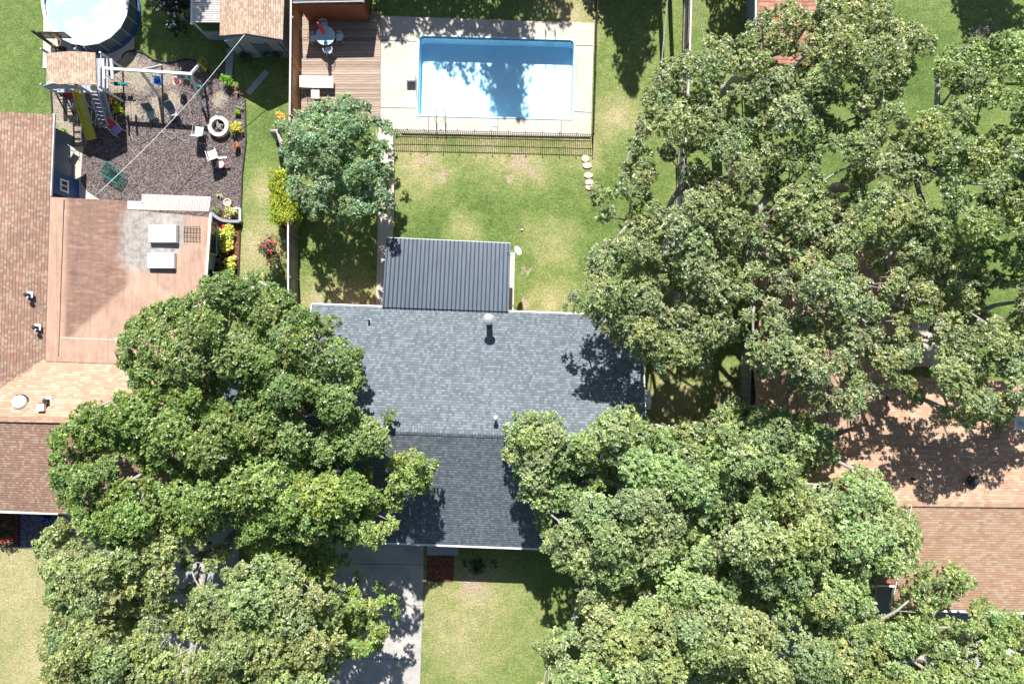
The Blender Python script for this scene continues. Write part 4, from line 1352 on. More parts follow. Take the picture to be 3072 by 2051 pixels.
# rear wing, ridge running away from the street
MB().slab([P(2285, 760, 2.8), P(2268, 1240, 2.8), P(2480, 1300, 4.2), P(2500, 750, 4.2)], .15, (0, 1)).build('roof', M['rose_shingle'], rh)
MB().slab([P(2502, 750, 4.2), P(2482, 1300, 4.2), P(2705, 1240, 2.85), P(2720, 755, 2.85)], .15, (0, 1)).build('roof', M['rose_shingle'], rh)
MB().beam(P(2674, 1826, 2.62), P(3500, 1850, 2.62), .13, .12).build('gutter', M['fascia'], rh)
MB().beam(P(2400, 1748, 3.02), P(2682, 1757, 3.02), .1, .1).build('gutter', M['fascia'], rh)
mb = MB().beam(P(2732, 1516, 4.16), P(2671, 1822, 2.66), .05, .2); mb.build('rake_board', M['fascia'], rh)
mb = MB()
for i in range(50): mb.beam(P(2300 + i * 22, 1506 + i * .22, 4.235), P(2300 + i * 22 + 21.95, 1506.2 + i * .22, 4.235 + .004 * (i % 2)), .28, .02)
mb.build('ridge_cap', M['rose_shingle'], rh)
q = [P(2295, 1120, 2.3), P(3480, 1185, 2.3), P(3480, 1820, 2.3), P(2720, 1795, 2.3), P(2740, 1720, 2.3), P(2310, 1715, 2.3)]
MB().prism([(a.x, a.y) for a in q], -.1, 2.55).build('wall', M['brick'], rh)
q = [P(2305, 780, 2.3), P(2700, 775, 2.3), P(2690, 1200, 2.3), P(2292, 1190, 2.3)]
MB().prism([(a.x, a.y) for a in q], -.1, 2.55).build('wall', M['brick'], rh)
q = P(2950, 1797, 2.3); wall_window(rh, (q.x, q.y), 1.8, 1.2, 1.5, R(-1))
q = P(2820, 1797, 2.3); MB().box((q.x, q.y - .03, 1.02), (.95, .06, 2.04), R(-1)).build('door', M['white'], rh)
turbine('dark turbine vent on the sunlit peach roof at the right', 2925, 1441, 3.85, .30)
def rvent(label, px, py, z0, r=.07, h=.4, mat='black', name='vent_pipe'):
    c = P(px, py, z0 + h)
    t = thing(name, label, 'vent', (c.x, c.y, z0))
    MB().tube([(c.x, c.y, z0 - .3), (c.x, c.y, z0 + h)], r, 10).build('pipe', M[mat], t)
    MB().box((c.x, c.y, z0 + .03), (r * 4, r * 4, .02)).build('flashing', M['steel'], t)
rvent('small dark vent pipe alone on the peach roof near the tree edge', 2668, 1194, 3.0)
rvent('dark vent pipe in the tree shade on the peach roof, left of the steel one', 2745, 1438, 3.85)
rvent('short steel vent pipe in the tree shade on the peach roof', 2773, 1458, 3.95, .10, .3, 'steel')
c0 = P(3064, 1268, 5.0)
ch2 = thing('side_chimney', 'white capped chimney at the far right edge of the peach roof', 'chimney', (c0.x, c0.y, 3.3))
MB().box((c0.x, c0.y, 4.1), (.55, .6, 1.7)).build('chase', M['tan_wall'], ch2)
MB().box((c0.x, c0.y, 4.98), (.65, .7, .06)).build('cap_plate', M['fascia'], ch2)
MB().lathe((c0.x, c0.y, 5.01), [(.12, 0), (.12, .2), (.18, .22), (0, .3)], 14).build('flue', M['steel'], ch2)
# small things between the houses
c = P(2172, 1250, 1.0)
bn = thing('wheeled_bin', 'teal blue wheeled bin standing between the main and right houses', 'bin', (c.x, c.y, 0))
MB().prism([(c.x - .3, c.y - .3), (c.x + .3, c.y - .3), (c.x + .32, c.y + .34), (c.x - .32, c.y + .34)], .08, .98).build('body', M['teal'], bn)
MB().box((c.x, c.y + .02, 1.02), (.70, .74, .07)).build('lid', M['teal'], bn, bevel=.02)
for sx in (-1, 1): MB().tube([(c.x + sx * .3, c.y + .33, .12), (c.x + sx * .36, c.y + .33, .12)], .12, 12).build('wheel', M['dark'], bn)
c = P(1960, 990, .9)
ac = thing('air_conditioner', 'grey outdoor air conditioner behind the corner of the grey roofed house', 'air conditioner', (c.x, c.y, 0))
MB().box((c.x, c.y, .42), (.8, .8, .8)).build('cabinet', M['grey_paint'], ac, bevel=.03)
MB().lathe((c.x, c.y, .83), [(.3, 0), (.3, .03), (.24, .03), (.24, 0)], 20).build('fan_guard', M['black'], ac)
MB().box((c.x, c.y, .01), (1, 1, .06)).build('pad', M['slab_grey'], ac)

# ------------------------------------------------------------ outbuildings at the top
gs = thing('garden_shed', 'garden shed with brown gable roof and grey front at the upper left', 'shed', P(755, 60, 0))
ee, rr_ = 2.35, 3.1
MB().slab([P(659, 107, ee), P(738, 101, rr_), P(742, -150, rr_), P(662, -150, ee)], .1, (0, 1)).build('roof', M['shed_shingle'], gs)
MB().slab([P(738, 101, rr_), P(848, 119, ee), P(858, -150, ee), P(742, -150, rr_)], .1, (0, 1)).build('roof', M['shed_shingle'], gs)
xl, xr, yy_ = P(664, 0, ee).x + .12, P(846, 0, ee).x - .12, P(0, 117, ee).y - .08
xm = P(738, 0, rr_).x
yb_ = P(0, -150, ee).y
MB().prism([(xl, yy_), (xm, yy_), (xr, yy_), (xr, yb_), (xm, yb_), (xl, yb_)], -.05, [ee - .12, rr_ - .13, ee - .12, ee - .12, rr_ - .13, ee - .12]).build('wall', M['grey_paint'], gs)
mb = MB()
for t in (.2, .45, .7, .95):
    x = xl + (xr - xl) * t; mb.box((x, yy_ - .02, 1.05), (.06, .04, 2.1))
mb.build('batten', M['slate_paint'], gs)
MB().box((xm + .3, yy_ - .035, .95), (.9, .05, 1.85)).build('door', M['slate_paint'], gs)
ls = thing('lean_to_roof', 'white corrugated lean-to roof attached left of the brown garden shed', 'lean-to', P(620, 40, 0))
mb = MB().slab([P(577, 68, 2.2), P(660, 68, 2.35), P(662, -150, 2.35), P(579, -150, 2.2)], .03, (1, 0))
for i in range(40):
    y0 = 66 - i * 5.4; mb.beam(P(577, y0, 2.215), P(660, y0, 2.365), .05, .025)
mb.build('corrugated_sheet', M['white_corrugated'], ls)
MB().beam(P(576, 74, 2.15), P(577, -150, 2.15), .1, .14).build('fascia', M['white'], ls)
for q in (P(579, 66, 2.1), P(582, -60, 2.1)): MB().box((q.x, q.y, 1.05), (.09, .09, 2.1)).build('post', M['white'], ls)
a, b = P(580, 68, 2.1), P(660, 70, 2.1)
MB().box(((a.x + b.x) / 2, a.y - .05, .55), (b.x - a.x - .1, .05, 1.1)).build('side_panel', M['grey_paint'], ls)
bs = thing('brown_shed', 'brown timber shed with a dark roof edge above the deck', 'shed', P(985, -20, 0))
a, b = P(889, 8, 2.5), P(1084, 8, 2.5)
MB().slab([P(880, 7, 2.38), P(1093, 3, 2.38), P(1095, -150, 3.1), P(882, -150, 3.1)], .12, (1, 0)).build('roof', M['slate_shingle'], bs)
MB().beam(P(880, 9, 2.30), P(1093, 5, 2.30), .05, .16).build('fascia', M['white'], bs)
MB().prism([(a.x, a.y), (b.x, b.y), (b.x, b.y + 3.2), (a.x, a.y + 3.2)], -.05, 2.25).build('wall', M['brown_wall'], bs)
ts = thing('blue_shed', 'pale blue sided outbuilding with reddish shingle roof at the top, under the tree', 'shed', P(2350, 60, 0))
MB().slab([P(2274, 186, 2.5), P(2450, 200, 2.5), P(2450, -150, 3.2), P(2274, -150, 3.2)], .12, (1, 0)).build('roof', M['red_plank'], ts)
MB().beam(P(2266, 184, 2.42), P(2268, -150, 3.1), .1, .2).build('rake_board', M['white'], ts)
a, b = P(2284, 180, 2.5), P(2440, 186, 2.5)
MB().prism([(a.x, a.y), (b.x, b.y), (b.x, b.y + 7), (a.x, a.y + 7)], -.05, [2.35, 2.35, 3.0, 3.0]).build('wall', M['grey_paint'], ts)

# ------------------------------------------------------------ round pool, hoop
rp = thing('round_pool', 'round above-ground pool with grey panelled wall and pale cover at the upper left', 'pool', P(255, 25, 0))
hp = 1.3
c = P(255, 6, hp); rad = 132 / 50 * (1 - hp / H)
nn_ = 20
def ring(r, z, k=nn_): return [Vector((c.x + r * math.cos(2 * math.pi * i / k), c.y + r * math.sin(2 * math.pi * i / k), z)) for i in range(k)]
mb = MB(); R0, R1 = ring(rad - .12, .02), ring(rad - .08, hp - .02)
for i in range(nn_): j = (i + 1) % nn_; mb.face([R0[i], R0[j], R1[j], R1[i]])
mb.build('wall', M['slate_paint'], rp)
mb = MB()
for q0_, q1_ in zip(ring(rad - .07, .0), ring(rad - .03, hp - .02)): mb.beam(q0_, q1_, .09, .05)
mb.build('upright', M['grey_paint'], rp)
mb = MB(); Ra, Rb = ring(rad, hp), ring(rad - .17, hp)
for i in range(nn_):
    j = (i + 1) % nn_
    mb.prism([(q.x, q.y) for q in (Ra[i], Ra[j], Rb[j], Rb[i])], hp - .03, hp + .012 * (i % 2) + .01)
mb.build('top_rail', M['fascia'], rp)
mb = MB().lathe((c.x, c.y, 0), [(rad + .02, .03), (rad + .0, .14), (rad - .1, .2)], 40); mb.build('blue_skirt', M['blue_paint'], rp)
mb = MB().face([Vector((q.x, q.y, hp - .14)) for q in ring(rad - .14, 0, 40)])
def cover_mat():
    m, nt, b = newmat('pool_cover')
    p = pos(nt)
    f = noise(nt, p, 0.55, 2, 0.4, 0.6)
    cc = ramp(nt, f, [(0.50, (0.80, 0.82, 0.84)), (0.52, (0.34, 0.66, 0.80))])
    nt.links.new(cc, b.inputs['Base Color']); b.inputs['Roughness'].default_value = 0.35
    return m
mb.build('cover', cover_mat(), rp)
a = P(238, 150, 1.2); b = P(262, 148, 1.2)
mb = MB()
for q in (a, b): mb.tube([(q.x, q.y - .3, 0), (q.x, q.y - .05, 1.5), (q.x, q.y + .3, 1.55), (q.x, q.y + .35, .8)], .025, 6)
for z in (.3, .6, .9, 1.2): mb.beam((a.x, a.y - .2, z), (b.x, b.y - .2, z), .1, .03)
mb.build('ladder', M['grey_paint'], rp)

bh = thing('basketball_hoop', 'portable basketball hoop with clear backboard leaning over the round pool', 'basketball hoop', P(182, 150, 0))
b0 = P(180, 152, 0); zt = 2.7
mb = MB()
for dx in (-.09, .09): mb.tube([(b0.x + dx, b0.y, .1), (b0.x + dx * .6, b0.y + .1, 2.4)], .045, 8)
mb.build('pole', M['dark'], bh)
c1, c2, c3, c4 = P(112, 97, 3.1), P(192, 97, 3.1), P(215, 115, 2.2), P(135, 115, 2.2)
MB().slab([c1, c2, c3, c4], .02, (1, 0)).build('backboard', M['clear_board'], bh)
mb = MB()
for p_, q_ in ((c1, c2), (c2, c3), (c3, c4), (c4, c1), (c1.lerp(c2, .35), c4.lerp(c3, .35)), (c1.lerp(c2, .62), c4.lerp(c3, .62))): mb.beam(p_, q_, .04, .04)
mb.build('frame', M['black'], bh)
MB().box((b0.x, b0.y - .15, .12), (.8, .6, .22)).build('base', M['dark'], bh, bevel=.05)
mid = c4.lerp(c3, .5); mb = MB().tube([(mid.x + .24 * math.cos(t), mid.y - .3 + .24 * math.sin(t), 2.35) for t in [i * math.pi / 8 for i in range(17)]], .015, 6)
mb.build('rim', M['orange'], bh)

# ------------------------------------------------------------ play fort
pf = thing('play_fort', 'wooden play fort with tan shingle roof, yellow slide and grey steps', 'play fort', P(220, 230, 0))
ze_, zr_ = 2.85, 3.3
MB().slab([P(141, 160, ze_), P(208, 154, zr_), P(209, 251, zr_), P(141, 256, ze_)], .07, (0, 1)).build('roof', M['shed_shingle'], pf)
MB().slab([P(208, 154, zr_), P(286, 158, ze_), P(290, 254, ze_), P(209, 251, zr_)], .07, (0, 1)).build('roof', M['shed_shingle'], pf)
zp = 1.45
pq = [P(165, 175, zp), P(300, 175, zp), P(328, 180, zp), P(328, 275, zp), P(180, 278, zp), P(168, 270, zp)]
x0, x1, y0, y1 = P(170, 0, zp).x, P(326, 0, zp).x, P(0, 176, zp).y, P(0, 278, zp).y
mb = MB()
k_ = 14
for i in range(k_): mb.box((x0 + (x1 - x0) * (i + .5) / k_, (y0 + y1) / 2, zp), ((x1 - x0) / k_ - .015, y0 - y1, .04))
mb.build('platform', M['play_wood'], pf)
for (x, y) in ((x0, y0), (x0, y1), (x0 + 1.9, y0), (x0 + 1.9, y1)):
    MB().box((x, y, 1.4), (.1, .1, 2.8)).build('post', M['play_wood'], pf)
for (x, y) in ((x1, y0), (x1, y1)): MB().box((x, y, 1.15), (.1, .1, 2.3)).build('post', M['white_wood'], pf)
mb = MB()
yg = P(0, 253, 2.9).y
for i in range(5):
    t = i / 4
mb.prism([(x0, yg), (x0 + .95, yg), (x0 + 1.9, yg), (x0 + 1.9, yg - .04), (x0 + .95, yg - .04), (x0, yg - .04)], 2.3, [2.7, 3.15, 2.7, 2.7, 3.15, 2.7])
mb.build('gable_panel', M['play_wood'], pf)
mb = MB()
for z in (zp + .35, zp + .75): mb.beam((x0, y1 + .02, z), (x0 + .4, y1 + .02, z), .05, .08); mb.beam((x0 - .02, y0, z), (x0 - .02, y1, z), .05, .08)
for z in (zp + .35, zp + .75): mb.beam((x1 + .02, y0, z), (x1 + .02, y1, z), .05, .08)
mb.build('railing', M['play_wood'], pf)
# slide
path = [P(234, 272, 1.5), P(240, 300, 1.3), P(248, 325, 1.0), P(256, 350, .72), P(266, 385, .42), P(274, 408, .24), P(277, 419, .2)]
mb = MB(); wS = .25
def strip(mb, path, w, off, th, side=None):
    for a, b in zip(path[:-1], path[1:]):
        d = (b - a).normalized(); s = Vector((d.y, -d.x, 0)).normalized()
        mb.beam(a + s * off, b + s * off, w, th)
strip(mb, path, wS * 1.7, 0, .03)
mb.build('slide', M['yellow'], pf)
mb = MB()
up = [p + Vector((0, 0, .07)) for p in path]
strip(mb, up, .06, wS, .17); strip(mb, up, .06, -wS, .17)
mb.build('slide_rim', M['yellow'], pf)
# steps
s0 = P(292, 276, zp); s1 = P(322, 385, .05)
dS = Vector((s1.x - s0.x, s1.y - s0.y, 0)); LS = dS.length; dS.normalize(); nS = Vector((dS.y, -dS.x, 0))
for i in range(9):
    t = (i + .5) / 9; c = s0.lerp(s1, t)
    MB().beam(c - nS * .36, c + nS * .36, .22, .035).build('step', M['play_wood'], pf)
for sg in (-1, 1):
    MB().beam(s0 + nS * .42 * sg, s1 + nS * .42 * sg, .05, .16).build('stringer', M['play_wood'], pf)
    a = s0 + nS * .46 * sg + Vector((0, 0, .85)); b = s1 + nS * .46 * sg + Vector((0, 0, .75))
    m_ = MB().beam(a, b, .05, .09)
    for t in (.05, .5, .95): q = s0.lerp(s1, t) + nS * .46 * sg; m_.beam(q, q + Vector((0, 0, .82)), .05, .05)
    m_.build('handrail', M['play_wood'], pf)
# monkey-bar beams on the right deck and lamps
for px in (309, 334): MB().beam(P(px, 178, 2.35), P(px + 5, 238, 2.35), .13, .13).build('crossbeam', M['white_wood'], pf)
MB().box((P(168, 0, .8).x, P(0, 268, .8).y, .75), (.25, .3, 1.4)).build('corner_panel', M['white_wood'], pf)
for k, (px, py) in enumerate(((231, 266), (282, 264))):
    q = P(px, py, 2.5)
    MB().lathe((q.x, q.y, 2.35), [(0, 0), (.14, .03), (.2, .14), (.15, .25), (0, .29)], 16).build('lantern', M['cream'], pf, smooth=True)
# climbing ladder at the left side of the fort
mb = MB()
a, b = P(184, 270, 1.4), P(222, 345, .02)
mb.beam(a, b, .05, .07); mb.beam(a - Vector((.42, 0, 0)), b - Vector((.42, 0, 0)), .05, .07)
for i in range(1, 8): q = a.lerp(b, i / 8); mb.beam(q, q - Vector((.42, 0, 0)), .04, .04)
mb.build('ladder', M['dark'], pf)

# swing frame
zb_ = 2.3
sf = thing('swing_set', 'white timber swing frame with two A legs beside the play fort', 'swing set', P(500, 215, 0))
ba, bb = P(313, 206, zb_), P(578, 223, zb_)
MB().beam(ba, bb, .14, .16).build('top_beam', M['white_wood'], sf)
for (px, pn, ps) in ((422, (486, 197), (478, 292)), (572, (604, 186), (607, 322))):
    t_ = P(px, 206 + (px - 313) * 17 / 265, zb_ + .05)
    MB().beam(t_, P(pn[0], pn[1], 0), .12, .12).build('leg', M['white_wood'], sf)
    MB().beam(t_, P(ps[0], ps[1], 0), .12, .12).build('leg', M['white_wood'], sf)


def rope(mb, px, z1, dy=0.0, gapx=.18, px2=None):
    yb = 206 + (px - 313) * 17 / 265
    a = P(px, yb, zb_ - .08)
    for s in (-1, 1): mb.tube([(a.x + s * gapx, a.y, a.z), (a.x + s * gapx, a.y + dy, z1)], .01, 4)
    return a
def swing(label, px, mat, kind):
    a = P(px, 206 + (px - 313) * 17 / 265, zb_)
    s = thing('swing', label, 'swing', (a.x, a.y, .4), 'swings on the white frame')
    z = .62
    if kind == 'bucket':
        mb = MB(); rope(mb, px, z + .35); mb.build('chain', M['steel'], s)
        mb = MB(); mb.lathe((a.x, a.y, z - .12), [(.12, 0), (.20, .12), (.24, .35), (.21, .36), (.16, .12), (0, .05)], 14, 1, .9); mb.build('seat', M[mat], s, smooth=True)
        MB().box((a.x, a.y + .2, z + .28), (.3, .05, .4)).build('backrest', M[mat], s, bevel=.02)
    elif kind == 'belt':
        mb = MB(); rope(mb, px, z, gapx=.22); mb.build('chain', M['steel'], s)
        mb = MB()
        for i in range(8):
            t0, t1 = i / 8, (i + 1) / 8
            mb.beam((a.x - .22 + .44 * t0, a.y, z - .14 * math.sin(math.pi * t0)), (a.x - .22 + .44 * t1, a.y, z - .14 * math.sin(math.pi * t1)), .16, .02)
        mb.build('seat', M[mat], s)
    else:
        mb = MB(); rope(mb, px, 1.5, gapx=.2); mb.build('rope', M['steel'], s)
        for sg in (-1, 1):
            MB().tube([(a.x + sg * .2 + .1 * math.cos(t), a.y, 1.4 + .1 * math.sin(t)) for t in [i * math.pi / 6 for i in range(13)]], .018, 6).build('ring', M[mat], s)
swing('blue bucket swing hanging nearest the fort', 432, 'blue', 'bucket')
swing('pink and white bucket swing hanging in the middle of the frame', 492, 'pink', 'bucket')
swing('teal trapeze rings hanging beside the pink swing', 530, 'teal', 'ring')
swing('teal swing hanging at the far right end of the white frame', 560, 'teal', 'belt')
# glider under the fort edge
c = P(352, 252, .6)
gl = thing('toy_glider', 'small teal glider hanging below the beam right beside the fort', 'swing', (c.x, c.y, 0))
MB().box((c.x, c.y, .62), (.36, .22, .05)).build('seat', M['teal'], gl, bevel=.02)
MB().box((c.x + .42, c.y - .02, .62), (.34, .2, .05)).build('seat', M['teal'], gl, bevel=.02)
mb = MB().beam((c.x - .3, c.y, .72), (c.x + .75, c.y - .05, .72), .05, .05)
for dx in (0, .42): mb.tube([(c.x + dx, c.y, .7), (c.x + dx, c.y + .1, 2.2)], .014, 5)
mb.build('hanger', M['teal'], gl)


# ------------------------------------------------------------ chairs
def lawn_chair(label, px, py, rz, seat, back, frame, w=.52, recl=.25, zh=.36, group='garden chairs on the play area', legs=True):
    c = P(px, py, .3)
    t = thing('garden_chair', label, 'chair', (0, 0, 0), group)
    h = w / 2
    MB().box((0, 0, zh), (w, w * .95, .03)).build('seat', M[seat], t, bevel=.01)
    top = Vector((0, h * .95 + recl, zh + .58)); bot = Vector((0, h * .95, zh + .03))
    MB().beam(bot, top, w, .025, up=(0, -1, .6)).build('backrest', M[back], t)
    fr = MB()
    for s in (-1, 1):
        fr.tube([(s * (h + .03), -h, zh + .22), (s * (h + .03), h * .7, zh + .24), (s * (h + .02), h * .95 + recl * .5, zh + .3)], .016, 6)
        fr.tube([(s * h, h * .95, zh + .02), (s * h, h * .95 + recl, zh + .58)], .014, 6)
    fr.build('arm_frame', M[frame], t)
    for s in (-1, 1):
        MB().tube([(s * (h + .03), -h, zh + .22), (s * (h + .02), -h + .02, 0)], .014, 6).build('leg', M[frame], t)
        MB().tube([(s * (h + .03), h * .6, zh + .23), (s * (h + .02), h + .05, 0)], .014, 6).build('leg', M[frame], t)
    t.location = (c.x, c.y, .02); t.rotation_euler.z = rz
    return t
lawn_chair('dark green sling chair with pale front, left of the swing shadow lines', 456, 346, R(12), 'greige', 'sling', 'greige')
lawn_chair('tilted dark sling chair with blue grey seat, right of the first sling chair', 522, 340, R(20), 'slab_grey', 'sling', 'fascia')
lawn_chair('pale grey plastic chair left of the round fire ring', 599, 394, R(172), 'greige', 'greige', 'greige')
lawn_chair('red and lilac folding chair at the foot of the grey steps', 352, 390, R(40), 'purple', 'red', 'white')
lawn_chair('red and lilac folding chair half hidden under the yellow slide', 226, 308, R(20), 'purple', 'red', 'white', recl=.3)
lawn_chair('white reclined garden chair beside the slate wall of the left house', 212, 455, R(60), 'greige', 'white', 'greige')
lawn_chair('white chair with magenta stripe standing below the fire ring', 640, 465, R(200), 'white', 'pink', 'white')
c = P(660, 492, .45)
st2 = thing('toddler_table', 'round pink toddler stool touching the white and magenta chair', 'stool', (c.x, c.y, 0))
MB().lathe((c.x, c.y, .02), [(.14, 0), (.16, .38), (.24, .4), (.24, .45), (0, .46)], 20).build('seat', M['pink'], st2, smooth=False)
MB().beam((c.x - .1, c.y + .32, .55), (c.x + .45, c.y + .36, .55), .1, .06).build('arm', M['white'], st2)

# fire ring
c = P(657, 380, .2)
fp = thing('fire_ring', 'round stone fire ring with charred logs in the play area mulch', 'fire pit', (c.x, c.y, .02))
for k in range(14):
    a0 = 2 * math.pi * k / 14 + .015; a1 = 2 * math.pi * (k + 1) / 14 - .015
    pts = [(c.x + r_ * math.cos(t), c.y + r_ * math.sin(t)) for r_, t in ((.40, a0), (.62, a0), (.62, (a0 + a1) / 2), (.62, a1), (.40, a1), (.40, (a0 + a1) / 2))]
    MB().prism(pts, 0, .34 + random.uniform(-.01, .01)).build('stone_block', M['stone'], fp, bevel=.02)
MB().lathe((c.x, c.y, .03), [(0, 0), (.41, 0), (.41, .03), (0, .05)], 20).build('ash', M['soil'], fp)
rs = random.Random(3)
for k in range(7):
    a = rs.uniform(0, 3.1); l = rs.uniform(.15, .27); ox, oy = rs.uniform(-.12, .12), rs.uniform(-.12, .12)
    MB().tube([(c.x + ox - l * math.cos(a), c.y + oy - l * math.sin(a), .1 + .03 * k), (c.x + ox + l * math.cos(a), c.y + oy + l * math.sin(a), .14 + .02 * k)], [.035, .045], 7).build('log', M['char'], fp)
MB().tube([(c.x + .02, c.y + .75, .02), (c.x + .02, c.y + .75, .5)], .05, 8).build('poker_stand', M['grey_paint'], fp)

# tilted green glass table
c = P(330, 516, .6)
gt = thing('glass_table', 'rectangular green glass garden table set askew on the mulch', 'table', (c.x, c.y, 0.02))
rz = R(-33)
MB().box((c.x, c.y, .42), (1.25, .75, .012), rz).build('table_top', M['mesh_glass'], gt)
cs, sn = math.cos(rz), math.sin(rz)
def gp(x, y, z): return (c.x + x * cs - y * sn, c.y + x * sn + y * cs, z)
mb = MB()
for a, b in (((-.63, -.38), (.63, -.38)), ((.63, -.38), (.63, .38)), ((.63, .38), (-.63, .38)), ((-.63, .38), (-.63, -.38))): mb.tube([gp(*a, .42), gp(*b, .42)], .018, 6)
for i in range(1, 5): x = -.63 + i * .252; mb.tube([gp(x, -.38, .41), gp(x, .38, .41)], .006, 4)
mb.build('frame', M['teal'], gt)
for sx in (-1, 1):
    for sy in (-1, 1): MB().tube([gp(sx * .58, sy * .34, .4), gp(sx * .6, sy * .36, .02)], .015, 6).build('leg', M['teal'], gt)


def pot(label, px, py, r, h, mat, plant=None, tone=(.10, .14, .02)):
    c = P(px, py, .1)
    t = thing('plant_pot', label, 'plant pot', (c.x, c.y, .02))
    MB().lathe((c.x, c.y, .02), [(r * .7, 0), (r, h), (r * 1.08, h), (r * 1.08, h + .03), (r * .85, h + .03), (r * .8, h - .05), (0, h - .05)], 18).build('pot', M[mat], t)
    if plant:
        cl = [(c.x + random.uniform(-.4, .4) * r, c.y + random.uniform(-.4, .4) * r, .02 + h + plant * .4, plant * .5) for _ in range(3)]
        T, Nn, C = tufts_of(cl, 160 / plant ** .5, .9, tone)
        leaf_mesh('plant', T, Nn, 7, .10, .05, C, t, M['leaf'], t.location)
    return t
pot('ochre round plant pot near the end of the mulch, above the variegated plants', 686, 609, .22, .26, 'cream')
pot('terracotta pot with coral plant by the black edging, right of the white chair', 713, 440, .15, .22, 'terracotta', .3, (.4, .16, .09))
pot('orange pot with yellow flowers leaning by the grey fence', 848, 355, .22, .3, 'orange', .38, (.35, .26, .03))
pot('small pot with palm fronds beside the slate wall of the left house', 203, 500, .18, .25, 'terracotta', .35, (.06, .08, .02))
pot('brown pot standing by the white chair next to the slate wall', 213, 488, .12, .2, 'terracotta')
c = P(672, 680, .3)
tag(MB().lathe((c.x, c.y, .03), [(.1, 0), (.13, .1), (.14, .28), (.1, .33), (0, .34)], 16).build('flower_bucket', M['red'], None, smooth=True), 'bright red bucket at the head of the yellow hosta bed', 'bucket')
# raised planter walls
pw_ = thing('planter_wall', 'white curved low planter wall at the corner of the sun-room', 'low wall', P(675, 655, 0))
mb = MB()
pl = [P(632, 638, .4), P(650, 652, .4), P(667, 661, .4), P(690, 664, .4), P(718, 664, .4)]
for a, b in zip(pl[:-1], pl[1:]): mb.beam((a.x, a.y, .22), (b.x, b.y, .22), .16, .44)
mb.build('wall', M['grey_paint'], pw_)
mb = MB(); a, b, c_ = P(704, 624, .35), P(719, 625, .35), P(719, 664, .35)
mb.beam((a.x, a.y, .18), (b.x, b.y, .18), .1, .36); mb.beam((b.x, b.y, .18), (c_.x, c_.y, .18), .1, .36)
mb.build('kerb', M['white'], pw_)
sheet('planter_bed', [(632, 640), (718, 628), (716, 850), (640, 850)], .03, M['bark_mulch'])

# service cable and garden hose
sc_ = thing('service_cable', 'thin white cable sagging diagonally from the garden shed to the left house', 'cable', P(735, 105, 0))
a, b = P(734, 104, 3.0), P(281, 592, 2.8)
MB().tube([a.lerp(b, t / 16) - Vector((0, 0, .5 * math.sin(math.pi * t / 16))) for t in range(17)], .017, 5).build('wire', M['white'], sc_, smooth=True)
gh = [P(384, 380), P(400, 420), P(425, 430), P(450, 418), P(478, 400), P(505, 398), P(524, 402), P(530, 415), P(518, 421), P(500, 408), P(485, 392)]
tag(MB().tube([Vector((p.x, p.y, .05)) for p in gh], .02, 6).build('garden_hose', M['hose'], smooth=True), 'thin tan garden hose looped on the mulch by the chairs', 'hose')
gh = [P(384, 438), P(400, 455), P(414, 472), P(423, 495), P(424, 520), P(418, 545), P(402, 566)]
tag(MB().tube([Vector((p.x, p.y, .05)) for p in gh], .014, 6).build('extension_cord', M['hose'], smooth=True), 'curved thin cord on the mulch right of the green glass table', 'cord')

# utility poles beyond the top of the picture and their wires
def upole(label, x, y, h, arm):
    t = thing('utility_pole', label, 'utility pole', (x, y, 0))
    MB().tube([(x, y, -.2), (x, y, h)], [.15, .12], 10).build('pole', M['bark'], t, smooth=True)
    if arm:
        MB().box((x, y, h - .5), (1.6, .1, .12)).build('crossarm', M['bark'], t)
        MB().lathe((x + .38, y - .1, h - 1.9), [(.22, 0), (.24, .1), (.24, .8), (.1, .9), (0, .92)], 14).build('transformer', M['grey_paint'], t)
    return t
upole('tall utility pole above the gap between the gardens', 8.75, 22.8, 10.0, True)
upole('shorter utility pole beside the tall one', 9.35, 22.9, 6.6, False)
for k, (p0, p1, lab) in enumerate((((2009, -60, 8.5), (1976, 330, 6.0), 'pale power line running down left of the middle fence'), ((2088, -60, 8.5), (2118, 145, 6.6), 'pale power line slanting down to the right-hand tree'))):
    a, b = P(*p0), P(*p1)
    r_ = thing('power_line', lab, 'power line', a)
    MB().tube([a.lerp(b, t / 10) - Vector((0, 0, .25 * math.sin(math.pi * t / 10))) for t in range(11)], .02, 5).build('wire', M['fascia'], r_)
# ------------------------------------------------------------ trees
TL = (0.108, 0.162, 0.046)     # deep green oak, left
TB = (0.155, 0.212, 0.078)     # light green, right front
TD = (0.148, 0.188, 0.078)     # olive, sparse, upper right
TE = (0.120, 0.190, 0.090)     # blue green small tree

